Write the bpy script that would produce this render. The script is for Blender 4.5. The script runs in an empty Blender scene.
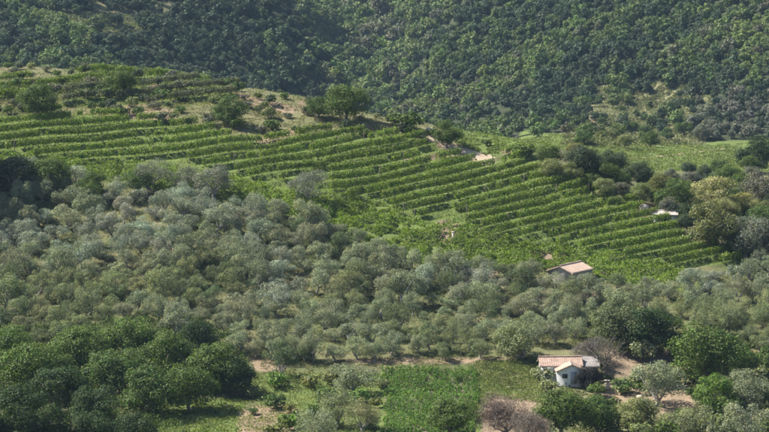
import bpy, math, random
import numpy as np
from mathutils import Vector

SC = bpy.context.scene
COL = SC.collection
R = math.radians

# ------------------------------------------------------------------ camera
F = 3000.0                       # focal length in photo pixels (769 wide)
W0, H0 = 769.0, 432.0
PITCH = R(-8.0)
CAMZ = 100.0
cam = bpy.data.cameras.new('camera')
cam.sensor_width = 36.0
cam.lens = F / W0 * 36.0
cam.clip_start = 1.0
cam.clip_end = 6000.0
camo = bpy.data.objects.new('camera', cam)
camo.location = (0, 0, CAMZ)
camo.rotation_euler = (R(90) + PITCH, 0, 0)
COL.objects.link(camo)
SC.camera = camo

# ------------------------------------------------------------------ light
SUN_EL = R(47)
SUN_AZ = R(180 - 18)             # direction towards the sun, from +X counter-clockwise: left, a little beyond
sdir = Vector((math.cos(SUN_AZ) * math.cos(SUN_EL), math.sin(SUN_AZ) * math.cos(SUN_EL), math.sin(SUN_EL)))
world = bpy.data.worlds.new('World')
SC.world = world
world.use_nodes = True
nt = world.node_tree
sky = nt.nodes.new('ShaderNodeTexSky')
sky.sky_type = 'NISHITA'
sky.sun_disc = False
sky.sun_elevation = SUN_EL
sky.sun_rotation = math.atan2(sdir.x, sdir.y)
nt.links.new(sky.outputs[0], nt.nodes['Background'].inputs[0])
nt.nodes['Background'].inputs[1].default_value = 0.07
sun = bpy.data.lights.new('sun', 'SUN')
sun.energy = 5.0
sun.angle = R(0.5)
sun.color = (1.0, 0.95, 0.87)
suno = bpy.data.objects.new('sun', sun)
suno.rotation_euler = (-sdir).to_track_quat('-Z', 'Y').to_euler()
suno.location = (-200, 200, 400)
COL.objects.link(suno)
SC.view_settings.view_transform = 'Standard'
SC.view_settings.look = 'None'
SC.view_settings.exposure = 1.48
SC.view_settings.gamma = 1.0
SC.cycles.use_denoising = True
SC.cycles.use_adaptive_sampling = True
SC.cycles.adaptive_threshold = 0.02
SC.cycles.max_bounces = 6
SC.cycles.diffuse_bounces = 3
SC.cycles.transmission_bounces = 3
SC.cycles.volume_bounces = 0
SC.cycles.filter_width = 1.65

# ------------------------------------------------------------------ terrain as a height field
rng = np.random.default_rng(7)
random.seed(7)


def elev(py):
    return PITCH - math.atan((py - 216.0) / F)


NEAR = [(0, None, -1.8), (60, None, -28), (150, None, -62), (250, None, -78)]
def prof(knots):
    out = [(d, z) for d, _, z in NEAR]
    for d, y in knots:
        out.append((d, d * math.tan(elev(y))))
    d, z = out[-1]
    out += [(d + 260, z + 75), (d + 900, z + 160)]
    return out

COLS = {  # left columns level off above the frame, shaped to let sun through
    -700: [(325, 455), (350, 425), (385, 330), (415, 250), (445, 150), (475, 85), (490, 64), (560, 84), (720, 96), (880, 70), (955, 0), (1040, -50), (1500, -97)],
    0:    [(325, 455), (350, 425), (385, 335), (415, 250), (445, 152), (475, 88), (490, 64), (560, 84), (720, 96), (880, 70), (955, 0), (1040, -50), (1500, -97)],
    150:  [(325, 455), (344, 432), (372, 370), (400, 290), (430, 195), (448, 150), (478, 92), (492, 72), (560, 92), (740, 104), (910, 76), (990, 0), (1075, -45), (1500, -90)],
    250:  [(325, 455), (344, 432), (374, 370), (403, 284), (426, 206), (446, 157), (468, 110), (483, 86), (560, 114), (780, 126), (940, 92), (1030, 2), (1050, -8), (1180, 4), (1330, -40), (1420, -110)],
    300:  [(325, 455), (344, 432), (374, 370), (406, 278), (426, 209), (446, 159), (466, 114), (478, 96), (560, 124), (780, 134), (965, 106), (1035, 26), (1052, 18), (1120, 40), (1230, 34), (1330, -12), (1420, -90)],
    340:  [(325, 455), (344, 432), (374, 370), (409, 271), (428, 210), (448, 157), (467, 114), (474, 104), (540, 128), (780, 140), (970, 116), (1010, 84), (1030, 80), (1100, 100), (1200, 90), (1350, -12), (1430, -90)],
    378:  [(325, 455), (344, 432), (374, 370), (412, 265), (430, 210), (450, 155), (468, 114), (520, 127), (700, 150), (980, 136), (1080, 122), (1160, 110), (1360, -12), (1440, -90)],
    420:  [(325, 455), (344, 432), (374, 370), (413, 263), (430, 213), (450, 159), (467, 120), (520, 134), (740, 151), (960, 132), (1020, 106), (1062, 70), (1080, 66), (1140, 84), (1200, 78), (1350, -12), (1430, -90)],
    462:  [(325, 455), (344, 432), (374, 370), (413, 263), (430, 215), (450, 163), (466, 127), (520, 141), (760, 152), (940, 130), (1010, 106), (1085, 12), (1100, 6), (1150, 12), (1230, 20), (1330, -20), (1420, -90)],
    510:  [(325, 455), (344, 432), (374, 370), (412, 267), (430, 215), (448, 167), (462, 137), (520, 147), (680, 151), (920, 128), (995, 106), (1090, -8), (1170, -90)],
    560:  [(325, 455), (344, 432), (374, 370), (411, 272), (430, 215), (445, 172), (456, 148), (520, 152), (600, 150), (640, 141), (720, 142), (890, 128), (970, 106), (1068, -8), (1150, -90)],
    650:  [(325, 455), (344, 432), (374, 372), (409, 282), (420, 250), (432, 215), (444, 196), (500, 190), (600, 165), (640, 148), (720, 149), (860, 134), (930, 116), (1035, -8), (1115, -90)],
    769:  [(325, 455), (344, 432), (374, 375), (409, 288), (420, 258), (433, 232), (480, 205), (560, 178), (680, 152), (800, 140), (880, 118), (980, -8), (1060, -90)],
    1500: [(325, 455), (344, 432), (374, 375), (409, 288), (420, 258), (433, 232), (480, 205), (560, 178), (680, 152), (800, 140), (880, 118), (980, -8), (1060, -90)],
}
DY, DU = 2.0, 10.0
YG = np.arange(0, 2400, DY)
UG = np.arange(-700, 1501, DU)


def gsmooth(a, sig, axis):
    n = int(sig * 3) + 1
    k = np.exp(-0.5 * (np.arange(-n, n + 1) / sig) ** 2)
    k /= k.sum()
    pad = [(0, 0)] * a.ndim
    pad[axis] = (n, n)
    # odd reflection keeps slopes at the ends
    ap = np.pad(a, pad, mode='reflect', reflect_type='odd')
    return np.apply_along_axis(lambda r: np.convolve(r, k, 'valid'), axis, ap)


cpx = np.array(sorted(COLS))
zc = np.array([np.interp(YG, *zip(*prof(COLS[p]))) for p in cpx])
HG = np.array([np.interp(UG, cpx, zc[:, j]) for j in range(len(YG))]).T      # [u, Y]
HG = gsmooth(HG, 2.6, 1)
HG = gsmooth(HG, 1.4, 0)
HG += CAMZ


def hash2(ix, iy, s):
    h = np.sin(ix * 127.1 + iy * 311.7 + s * 74.7) * 43758.5453
    return h - np.floor(h)


def noise(x, y, s=0.0):
    ix, iy = np.floor(x), np.floor(y)
    fx, fy = x - ix, y - iy
    fx = fx * fx * (3 - 2 * fx)
    fy = fy * fy * (3 - 2 * fy)
    a, b = hash2(ix, iy, s), hash2(ix + 1, iy, s)
    c, d = hash2(ix, iy + 1, s), hash2(ix + 1, iy + 1, s)
    return a + (b - a) * fx + (c - a) * fy + (a - b - c + d) * fx * fy


def base_h(X, Y):
    X, Y = np.asarray(X, float), np.asarray(Y, float)
    u = X / np.maximum(Y, 300.0) * F + 384.5
    fu = np.clip((u - UG[0]) / DU, 0, len(UG) - 1.001)
    fy = np.clip(Y / DY, 0, len(YG) - 1.001)
    iu, iy = fu.astype(int), fy.astype(int)
    fu, fy = fu - iu, fy - iy
    z = (HG[iu, iy] * (1 - fu) * (1 - fy) + HG[iu + 1, iy] * fu * (1 - fy)
         + HG[iu, iy + 1] * (1 - fu) * fy + HG[iu + 1, iy + 1] * fu * fy)
    z = z + (noise(X / 14.0, Y / 14.0, 1) - .5) * 1.1 * np.clip((Y - 20) / 60, 0, 1) + (noise(X / 3.1, Y / 3.1, 2) - .5) * .35
    far = np.clip((Y - 560) / 150, 0, 1)
    z = z + far * ((noise(X / 55.0, Y / 55.0, 3) - .5) * 9 + (noise(X / 24.0, Y / 24.0, 4) - .5) * 4)
    return z


CP, SP = math.cos(PITCH), math.sin(PITCH)


def proj(X, Y, Z):
    z = np.asarray(Z) - CAMZ
    d = Y * CP + z * SP
    v = -Y * SP + z * CP
    d = np.maximum(d, 1.0)
    return 384.5 + F * X / d, 216.0 - F * v / d


# ------------------------------------------------------------------ masks of land cover, drawn on the photo and laid on the near or the far ground
NX, NY = 1000, 520          # px from -115..885, py from -44..476
OX, OY = 115, 44


def poly_mask(poly, blur=2.5):
    ys, xs = np.mgrid[0:NY, 0:NX]
    xs = xs - OX
    ys = ys - OY
    m = np.zeros((NY, NX), bool)
    n = len(poly)
    for i in range(n):
        x1, y1 = poly[i]
        x2, y2 = poly[(i + 1) % n]
        if y1 == y2:
            continue
        c = ((ys >= min(y1, y2)) & (ys < max(y1, y2))) & (xs < (x2 - x1) * (ys - y1) / (y2 - y1) + x1)
        m ^= c
    m = m.astype(float)
    if blur:
        m = gsmooth(gsmooth(m, blur, 0), blur, 1)
    return m


def samp(mask, px, py):
    fx = np.clip(np.asarray(px) + OX, 0, NX - 1.01)
    fy = np.clip(np.asarray(py) + OY, 0, NY - 1.01)
    ix, iy = fx.astype(int), fy.astype(int)
    fx, fy = fx - ix, fy - iy
    return (mask[iy, ix] * (1 - fx) * (1 - fy) + mask[iy, ix + 1] * fx * (1 - fy)
            + mask[iy + 1, ix] * (1 - fx) * fy + mask[iy + 1, ix + 1] * fx * fy)


def at(mask, x, y):
    return mask[min(NY - 1, max(0, int(y + OY))), min(NX - 1, max(0, int(x + OX)))]


VINE = [(-100, 126), (0, 119), (50, 112), (110, 116), (160, 120), (205, 127), (240, 140), (262, 143), (282, 133), (335, 131), (425, 138), (448, 152), (490, 166),
        (512, 150), (535, 154), (552, 172), (588, 186), (640, 203), (648, 213), (672, 221), (684, 238), (745, 255), (742, 264), (680, 268),
        (600, 256), (532, 244), (508, 240), (470, 230), (412, 222), (384, 206), (345, 199), (303, 198), (270, 190), (236, 182), (225, 178), (185, 172),
        (110, 166), (20, 158), (-100, 158)]
LUSH = [(270, 190), (303, 196), (345, 197), (384, 204), (412, 220), (470, 228), (508, 238), (532, 242), (600, 254), (680, 266), (690, 282), (640, 288), (560, 276),
        (500, 272), (440, 268), (390, 258), (362, 244), (320, 226), (280, 214), (230, 200), (120, 184), (20, 172), (-60, 172), (-60, 158), (20, 156), (110, 164), (185, 170), (236, 180)]
UPROWS = [(-60, 84), (60, 78), (120, 67), (195, 64), (216, 74), (206, 82), (60, 96), (-60, 104)]
GREYROWS = [(60, 100), (120, 88), (206, 83), (246, 86), (234, 100), (196, 108), (150, 106), (60, 108)]
M_GREYROWS = poly_mask(GREYROWS, 0)
M_VINE = np.maximum(poly_mask(VINE, 2.0), np.maximum(poly_mask(UPROWS, 2.0), poly_mask(GREYROWS, 2.0)))
M_LUSH = poly_mask(LUSH, 2.5)
M_VINE_RAW = np.maximum(poly_mask(VINE, 0), np.maximum(poly_mask(UPROWS, 0), M_GREYROWS))


def S(x):
    return np.interp(x, [-110, 0, 150, 260, 380, 480, 600, 750, 860], [-8, 0, 12, 26, 46, 69, 98, 127, 148])


C0, CSTEP = 118.0, 8.7


def terrace(X, Y, z):
    px, py = proj(X, Y, z)
    m = samp(M_VINE, px, py) * ((Y < 495) & (Y > 400))
    ph = (py + S(px) - (noise(px / 45., np.floor((py + S(px) - C0) / CSTEP) * .37, 91) - .5) * 3.0 - C0) / CSTEP
    ph = ph - np.floor(ph)
    ph = np.where(ph < .12, 1 - ph / .12 * 1.0, (ph - .12) / .88)
    return m * .68 * (ph - .5)


def ground(X, Y):
    X, Y = np.asarray(X, float), np.asarray(Y, float)
    z = base_h(X, Y)
    return z + terrace(X, Y, z)


def P(px, py, t0=300.0, t1=800.0):
    """points of the ground seen at photo pixels"""
    px = np.atleast_1d(np.asarray(px, float))
    py = np.atleast_1d(np.asarray(py, float))
    a = (px - 384.5) / F
    b = -(py - 216.0) / F
    dx, dy, dz = a, CP - b * SP, SP + b * CP
    t = np.arange(t0, t1, 1.0)
    out = np.zeros((len(px), 3))
    for s in range(0, len(px), 400):
        e = slice(s, s + 400)
        X = dx[e, None] * t
        Y = dy[e, None] * t
        Z = CAMZ + dz[e, None] * t
        g = base_h(X, Y) - Z
        hit = g > 0
        k = np.argmax(hit, 1)
        k = np.where(hit.any(1), np.maximum(k, 1), len(t) - 1)
        r = np.arange(len(k))
        g0, g1 = g[r, k - 1], g[r, k]
        w = np.clip(g0 / (g0 - g1 + 1e-9), 0, 1)
        tt = t[k - 1] + w
        out[e, 0] = dx[e] * tt
        out[e, 1] = dy[e] * tt
    out[:, 2] = ground(out[:, 0], out[:, 1])
    return out


# ------------------------------------------------------------------ mesh helpers
def make_mesh(name, v, faces, mat, tint=None, smooth=False):
    """v (n,3), faces (m,k) all of one size, or list of such arrays"""
    me = bpy.data.meshes.new(name)
    fl = faces if isinstance(faces, list) else [faces]
    fl = [np.asarray(f, int) for f in fl if len(f)]
    v = np.asarray(v, float)
    me.vertices.add(len(v))
    me.vertices.foreach_set('co', v.ravel())
    nl = sum(f.size for f in fl)
    nf = sum(len(f) for f in fl)
    me.loops.add(nl)
    me.loops.foreach_set('vertex_index', np.concatenate([f.ravel() for f in fl]))
    me.polygons.add(nf)
    tot = np.concatenate([np.full(len(f), f.shape[1]) for f in fl])
    me.polygons.foreach_set('loop_start', np.concatenate([[0], np.cumsum(tot)[:-1]]))
    if smooth:
        me.polygons.foreach_set('use_smooth', np.ones(nf, bool))
    if tint is not None:
        at = me.attributes.new('tint', 'FLOAT_COLOR', 'POINT')
        at.data.foreach_set('color', np.asarray(tint, float).ravel())
    me.update(calc_edges=True)
    if mat:
        me.materials.append(mat)
    return me


def add(name, me, parent=None, loc=(0, 0, 0), rz=0.0, sc=None):
    o = bpy.data.objects.new(name, me)
    COL.objects.link(o)
    o.location = loc
    if rz:
        o.rotation_euler = (0, 0, rz)
    if sc is not None:
        o.scale = sc if hasattr(sc, '__len__') else (sc, sc, sc)
    if parent:
        o.parent = parent
    return o


def tag(o, label=None, cat=None, group=None, kind=None):
    if label:
        o['label'] = label
    if cat:
        o['category'] = cat
    if group:
        o['group'] = group
    if kind:
        o['kind'] = kind
    return o


def tris(c, n, size, aspect=1.0):
    v, f = quads(c, n, size * 1.25, aspect)
    return v.reshape(-1, 4, 3)[:, :3].reshape(-1, 3) , np.arange(3 * len(c)).reshape(-1, 3)


def quads(c, n, size, aspect=1.0, fold=0.0):
    """one leaf-like four-cornered face at every centre"""
    N = len(c)
    n = n / (np.linalg.norm(n, axis=1, keepdims=True) + 1e-9)
    r = rng.normal(size=(N, 3))
    t = np.cross(n, r)
    t /= np.linalg.norm(t, axis=1, keepdims=True) + 1e-9
    b = np.cross(n, t)
    size = np.broadcast_to(np.asarray(size, float), (N,))[:, None]
    t, b = t * size * .5, b * size * .5 * aspect
    sk = rng.uniform(-.35, .35, (N, 1))
    v = np.stack([c - t * .9 + b * sk, c - b, c + t * 1.1 - b * sk, c + b], 1).reshape(-1, 3)
    f = np.arange(4 * N).reshape(-1, 4)
    return v, f


def tube(path, rad, nseg=6):
    path = np.asarray(path, float)
    rad = np.asarray(rad, float)
    n = len(path)
    vs = []
    for i in range(n):
        d = path[min(i + 1, n - 1)] - path[max(i - 1, 0)]
        d = d / (np.linalg.norm(d) + 1e-9)
        a = np.cross(d, [0.13, 1, 0.2])
        a /= np.linalg.norm(a) + 1e-9
        b = np.cross(d, a)
        for k in range(nseg):
            an = 2 * math.pi * k / nseg
            vs.append(path[i] + rad[i] * (a * math.cos(an) + b * math.sin(an)))
    fs = []
    for i in range(n - 1):
        for k in range(nseg):
            k2 = (k + 1) % nseg
            fs.append([i * nseg + k, i * nseg + k2, (i + 1) * nseg + k2, (i + 1) * nseg + k])
    return np.array(vs), np.array(fs)


def join(parts):
    vs, fs, o = [], [], 0
    for v, f in parts:
        vs.append(v)
        fs.append(np.asarray(f) + o)
        o += len(v)
    return np.concatenate(vs), np.concatenate(fs)


def box(x0, x1, y0, y1, z0, z1):
    v = np.array([(x, y, z) for z in (z0, z1) for y in (y0, y1) for x in (x0, x1)], float)
    f = np.array([(0, 2, 3, 1), (4, 5, 7, 6), (0, 1, 5, 4), (2, 6, 7, 3), (0, 4, 6, 2), (1, 3, 7, 5)])
    return v, f


# ------------------------------------------------------------------ materials
def new_mat(name):
    m = bpy.data.materials.new(name)
    m.use_nodes = True
    t = m.node_tree
    for n in list(t.nodes):
        t.nodes.remove(n)
    out = t.nodes.new('ShaderNodeOutputMaterial')
    return m, t, out


def nd(t, typ, **kw):
    n = t.nodes.new(typ)
    for k, v in kw.items():
        setattr(n, k, v)
    return n


def mixc(t, fac, a, b, mode='MIX'):
    n = t.nodes.new('ShaderNodeMix')
    n.data_type = 'RGBA'
    n.blend_type = mode
    for sock, val in ((n.inputs[0], fac), (n.inputs[6], a), (n.inputs[7], b)):
        if hasattr(val, 'is_linked') or hasattr(val, 'links'):
            t.links.new(val, sock)
        elif isinstance(val, (int, float)):
            sock.default_value = val
        else:
            sock.default_value = (*val, 1) if len(val) == 3 else val
    return n.outputs[2]


def math_(t, op, a, b=None, clamp=False):
    n = t.nodes.new('ShaderNodeMath')
    n.operation = op
    n.use_clamp = clamp
    for i, val in enumerate((a, b)):
        if val is None:
            continue
        if isinstance(val, (int, float)):
            n.inputs[i].default_value = val
        else:
            t.links.new(val, n.inputs[i])
    return n.outputs[0]


def leaf_mat(name, attr=False, back=None, trans=0.28, spread=0.55):
    """foliage: colour of the plant (object colour or 'tint'), varied leaf by leaf"""
    m, t, out = new_mat(name)
    if attr:
        src = nd(t, 'ShaderNodeAttribute', attribute_name='tint').outputs['Color']
    else:
        src = nd(t, 'ShaderNodeObjectInfo').outputs['Color']
    g = nd(t, 'ShaderNodeNewGeometry')
    rnd = g.outputs['Random Per Island']
    mr = nd(t, 'ShaderNodeMapRange')
    t.links.new(rnd, mr.inputs[0])
    mr.inputs[3].default_value = 1 - spread
    mr.inputs[4].default_value = 1 + spread
    hv = nd(t, 'ShaderNodeHueSaturation')
    t.links.new(src, hv.inputs['Color'])
    t.links.new(mr.outputs[0], hv.inputs['Value'])
    r2 = math_(t, 'FRACT', math_(t, 'MULTIPLY', rnd, 17.3))
    t.links.new(math_(t, 'ADD', math_(t, 'MULTIPLY', r2, .05), .475), hv.inputs['Hue'])
    t.links.new(math_(t, 'ADD', math_(t, 'MULTIPLY', r2, .4), .8), hv.inputs['Saturation'])
    nzc = nd(t, 'ShaderNodeTexNoise')
    nzc.inputs['Scale'].default_value = .9
    nzc.inputs['Detail'].default_value = 2.0
    t.links.new(g.outputs['Position'], nzc.inputs['Vector'])
    mc = nd(t, 'ShaderNodeMapRange')
    t.links.new(nzc.outputs[0], mc.inputs[0])
    mc.inputs[1].default_value, mc.inputs[2].default_value = .3, .7
    c = mixc(t, mc.outputs[0], mixc(t, 1.0, hv.outputs[0], (.72, .80, .85), 'MULTIPLY'), mixc(t, 1.0, hv.outputs[0], (1.3, 1.2, 1.0), 'MULTIPLY'))
    if back:
        c = mixc(t, g.outputs['Backfacing'], c, mixc(t, .55, c, back))
    bs = nd(t, 'ShaderNodeBsdfPrincipled')
    t.links.new(c, bs.inputs['Base Color'])
    bs.inputs['Roughness'].default_value = .62
    bs.inputs['Specular IOR Level'].default_value = .12
    tr = nd(t, 'ShaderNodeBsdfTranslucent')
    t.links.new(mixc(t, 1.0, c, (1.15, 1.2, .6), 'MULTIPLY'), tr.inputs['Color'])
    mx = nd(t, 'ShaderNodeMixShader')
    mx.inputs[0].default_value = trans
    t.links.new(bs.outputs[0], mx.inputs[1])
    t.links.new(tr.outputs[0], mx.inputs[2])
    t.links.new(mx.outputs[0], out.inputs[0])
    return m


def simple_mat(name, c1, c2, scale=3.0, rough=.85, bump=.3, detail=6.0, stretch=(1, 1, 1), bdist=.05):
    m, t, out = new_mat(name)
    tc = nd(t, 'ShaderNodeTexCoord')
    mp = nd(t, 'ShaderNodeMapping')
    mp.inputs['Scale'].default_value = stretch
    t.links.new(tc.outputs['Object'], mp.inputs[0])
    nz = nd(t, 'ShaderNodeTexNoise')
    nz.inputs['Scale'].default_value = scale
    nz.inputs['Detail'].default_value = detail
    nz.inputs['Roughness'].default_value = .65
    t.links.new(mp.outputs[0], nz.inputs['Vector'])
    rp = nd(t, 'ShaderNodeMapRange')
    rp.inputs[1].default_value = .3
    rp.inputs[2].default_value = .7
    t.links.new(nz.outputs[0], rp.inputs[0])
    bs = nd(t, 'ShaderNodeBsdfPrincipled')
    t.links.new(mixc(t, rp.outputs[0], c1, c2), bs.inputs['Base Color'])
    bs.inputs['Roughness'].default_value = rough
    bp = nd(t, 'ShaderNodeBump')
    bp.inputs['Strength'].default_value = bump
    bp.inputs['Distance'].default_value = bdist
    t.links.new(nz.outputs[0], bp.inputs['Height'])
    t.links.new(bp.outputs[0], bs.inputs['Normal'])
    t.links.new(bs.outputs[0], out.inputs[0])
    return m


M_OLIVE = leaf_mat('olive_leaves', back=(.26, .29, .23), trans=.15, spread=.4)
M_OLIVEATTR = leaf_mat('olive_leaves_by_tint', attr=True, back=(.26, .29, .23), trans=.15, spread=.4)
M_LEAF = leaf_mat('broad_leaves')
M_VINELEAF = leaf_mat('vine_leaves', trans=.3)
M_STUFFLEAF = leaf_mat('leaves_by_tint', attr=True, spread=.3, trans=.2)
M_WOODLEAF = leaf_mat('woodland_leaves', spread=.3, trans=.2)
M_GRASS = leaf_mat('grass_blades', attr=True, trans=.3, spread=.35)
M_TWIG = leaf_mat('dry_twigs', trans=.05, spread=.4)
M_BARK = simple_mat('bark', (.10, .075, .055), (.19, .165, .14), 2.5, .95, .6)
M_GREYBARK = simple_mat('grey_bark', (.20, .18, .16), (.32, .30, .27), 2.5, .95, .6)
M_WOOD = simple_mat('weathered_wood', (.09, .07, .05), (.16, .13, .10), 6, .9, .4, stretch=(1, 1, .2))
M_PLASTER = simple_mat('white_plaster', (.55, .55, .53), (.76, .75, .73), 1.1, .9, .2)
M_PALE = simple_mat('pale_plaster', (.50, .44, .38), (.68, .63, .57), 1.4, .9, .3)
M_TILE = simple_mat('clay_tiles', (.19, .125, .09), (.37, .265, .205), 1.9, .9, .4)
M_TILE2 = simple_mat('old_clay_tiles', (.27, .18, .125), (.44, .33, .25), 1.7, .9, .4)
M_FIBRE = simple_mat('fibre_cement', (.13, .115, .105), (.24, .215, .20), 1.7, .9, .3)
M_STONE = simple_mat('rough_stone', (.22, .19, .16), (.40, .36, .31), 1.3, .95, .8)
M_SANDSTONE = simple_mat('sandstone', (.34, .27, .20), (.50, .42, .33), 1.4, .95, .6)
M_SAND = simple_mat('sandy_soil', (.22, .17, .115), (.34, .275, .19), .7, .97, .8, bdist=.15)
M_SOIL = simple_mat('brown_soil', (.20, .14, .095), (.33, .245, .17), .8, .97, .8, bdist=.15)
M_PLOT = simple_mat('dark_tilled_soil', (.07, .065, .035), (.13, .10, .065), .8, .97, .8, bdist=.15)
M_METAL = simple_mat('dull_sheet_metal', (.34, .35, .40), (.46, .47, .52), 1.2, .6, .1)
M_DARK = simple_mat('dark_opening', (.02, .02, .02), (.035, .03, .028), 2, .8, .1)
M_DOOR = simple_mat('grey_painted_wood', (.24, .25, .27), (.36, .37, .39), 4, .8, .2, stretch=(1, 1, .15))
M_GLASS, _t, _o = new_mat('window_glass')
_b = nd(_t, 'ShaderNodeBsdfPrincipled')
_b.inputs['Base Color'].default_value = (.03, .035, .04, 1)
_b.inputs['Roughness'].default_value = .08
_t.links.new(_b.outputs[0], _o.inputs[0])


def ground_mat():
    m, t, out = new_mat('hillside_ground')
    geo = nd(t, 'ShaderNodeNewGeometry')
    pos = geo.outputs['Position']

    def nz(scale, det=5.0, rough=.6):
        n = nd(t, 'ShaderNodeTexNoise')
        n.inputs['Scale'].default_value = scale
        n.inputs['Detail'].default_value = det
        n.inputs['Roughness'].default_value = rough
        t.links.new(pos, n.inputs['Vector'])
        return n.outputs[0]
    n1, n2, n3 = nz(.09), nz(.55, 6, .7), nz(3.2, 3, .6)

    def ramp(v, lo, hi):
        r = nd(t, 'ShaderNodeMapRange')
        r.inputs[1].default_value = lo
        r.inputs[2].default_value = hi
        t.links.new(v, r.inputs[0])
        return r.outputs[0]

    def at(nm):
        a = nd(t, 'ShaderNodeAttribute', attribute_name=nm).outputs['Fac']
        w = math_(t, 'ADD', a, math_(t, 'MULTIPLY', math_(t, 'ADD', math_(t, 'ADD', math_(t, 'MULTIPLY', n2, .8), math_(t, 'MULTIPLY', n3, .4)), -.6), .9))
        return math_(t, 'MULTIPLY', ramp(w, .3, .72), ramp(a, .02, .14))
    dry = mixc(t, ramp(n2, .35, .65), (.16, .14, .075), (.085, .095, .04))
    c = mixc(t, ramp(n1, .4, .62), dry, (.07, .085, .032))
    c = mixc(t, at('wood'), c, (.035, .042, .02))
    c = mixc(t, at('grass'), c, mixc(t, ramp(n2, .35, .65), (.11, .14, .038), (.08, .112, .032)))
    c = mixc(t, at('straw'), c, mixc(t, ramp(n2, .35, .65), (.155, .142, .075), (.10, .108, .05)))
    c = mixc(t, at('soil'), c, mixc(t, ramp(n2, .35, .65), (.25, .185, .125), (.17, .13, .085)))
    c = mixc(t, math_(t, 'MULTIPLY', ramp(n3, .45, .7), .6), c, mixc(t, 1.0, c, (.55, .55, .5), 'MULTIPLY'))
    bs = nd(t, 'ShaderNodeBsdfPrincipled')
    t.links.new(c, bs.inputs['Base Color'])
    bs.inputs['Roughness'].default_value = .97
    bs.inputs['Specular IOR Level'].default_value = .1
    bp = nd(t, 'ShaderNodeBump')
    bp.inputs['Strength'].default_value = .7
    bp.inputs['Distance'].default_value = .25
    t.links.new(math_(t, 'ADD', n2, math_(t, 'MULTIPLY', n3, .5)), bp.inputs['Height'])
    t.links.new(bp.outputs[0], bs.inputs['Normal'])
    t.links.new(bs.outputs[0], out.inputs[0])
    return m


M_GROUND = ground_mat()

# land-cover polygons: near ground (distance under 500 m) and far ground
SOIL_NEAR = [
    [(428, 130), (446, 140), (470, 149), (492, 158), (486, 166), (462, 158), (440, 148), (426, 138)],
    [(500, 150), (512, 146), (516, 153), (504, 156)],
    [(255, 140), (290, 128), (300, 134), (262, 148)],
    [(345, 128), (372, 124), (375, 131), (348, 133)],
    [(215, 72), (246, 75), (248, 80), (216, 79)],
    [(296, 100), (312, 100), (320, 112), (302, 116)],
    [(232, 90), (262, 98), (300, 108), (290, 116), (240, 104)],
    [(110, 108), (150, 105), (180, 112), (172, 122), (130, 118)],
    [(395, 358), (505, 357), (508, 363), (390, 364), (345, 364), (330, 360)],
    [(250, 356), (290, 358), (285, 372), (255, 372)],
    [(598, 346), (650, 352), (690, 350), (700, 362), (660, 372), (610, 378)],
    [(605, 384), (690, 392), (695, 408), (660, 414), (600, 400)],
    [(488, 392), (545, 396), (550, 440), (480, 440)],
    [(160, 238), (190, 244), (172, 254)],
    [(530, 250), (580, 256), (570, 262), (540, 260)],
    [(436, 222), (458, 222), (459, 244), (440, 244)],
    [(636, 204), (652, 204), (680, 214), (678, 222), (640, 218)],
    [(690, 228), (704, 230), (702, 240), (688, 240)],
    [(520, 288), (600, 292), (598, 300), (530, 300)],
    [(0, 62), (14, 60), (12, 70), (0, 70)],
    [(238, 410), (275, 402), (300, 410), (290, 440), (236, 440)],
    [(470, 268), (500, 270), (495, 278), (470, 276)],
    [(150, 84), (166, 86), (164, 94), (150, 92)],
    [(400, 160), (470, 150), (472, 154), (405, 163)],
]
STRAW_NEAR = [
    [(110, 106), (200, 100), (250, 100), (262, 142), (205, 126), (150, 119)],
    [(0, 66), (60, 62), (64, 76), (0, 82)],
    [(205, 70), (260, 74), (320, 95), (400, 118), (430, 128), (426, 138), (330, 132), (282, 133), (262, 144), (215, 128), (170, 118), (200, 108), (240, 98)],
    [(480, 356), (540, 352), (700, 345), (769, 352), (769, 440), (560, 440), (540, 400), (480, 376)],
    [(500, 260), (620, 272), (600, 300), (500, 290)],
]
GRASS_NEAR = [
    LUSH, VINE, UPROWS, GREYROWS,
    [(430, 116), (520, 128), (560, 150), (510, 150), (490, 160), (450, 140)],
    [(150, 396), (245, 398), (242, 440), (140, 440)],
    [(480, 366), (545, 362), (545, 402), (492, 394)],
    [(370, 374), (490, 374), (480, 440), (370, 440)],
    [(665, 280), (715, 284), (715, 294), (665, 290)],
    [(120, 68), (200, 66), (210, 74), (120, 80)],
    [(60, 78), (110, 76), (110, 90), (66, 92)],
    [(540, 282), (590, 285), (600, 296), (545, 294)],
    [(245, 374), (385, 372), (380, 440), (290, 440), (262, 412)],
]
GRASS_FAR = [
    [(520, 130), (600, 138), (640, 142), (790, 140), (790, 172), (600, 172), (520, 160)],
]
STRAW_FAR = [
    [(590, 86), (640, 82), (705, 86), (714, 104), (706, 118), (706, 146), (560, 146), (572, 122), (590, 112)],
    [(150, 0), (185, 0), (170, 22), (150, 16)],
    [(55, 12), (140, 14), (150, 30), (60, 36)],
    [(95, 2), (130, 6), (130, 14), (90, 12)],
]
SOIL_FAR = [[(580, 118), (602, 116), (600, 124), (578, 126)]]


def mask_of(polys, blur=2.0):
    m = np.zeros((NY, NX))
    for p in polys:
        m = np.maximum(m, poly_mask(p, blur))
    return m


MK = {k: mask_of(p) for k, p in dict(soil=SOIL_NEAR, straw=STRAW_NEAR, grass=GRASS_NEAR, soilf=SOIL_FAR, strawf=STRAW_FAR, grassf=GRASS_FAR).items()}

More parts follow.
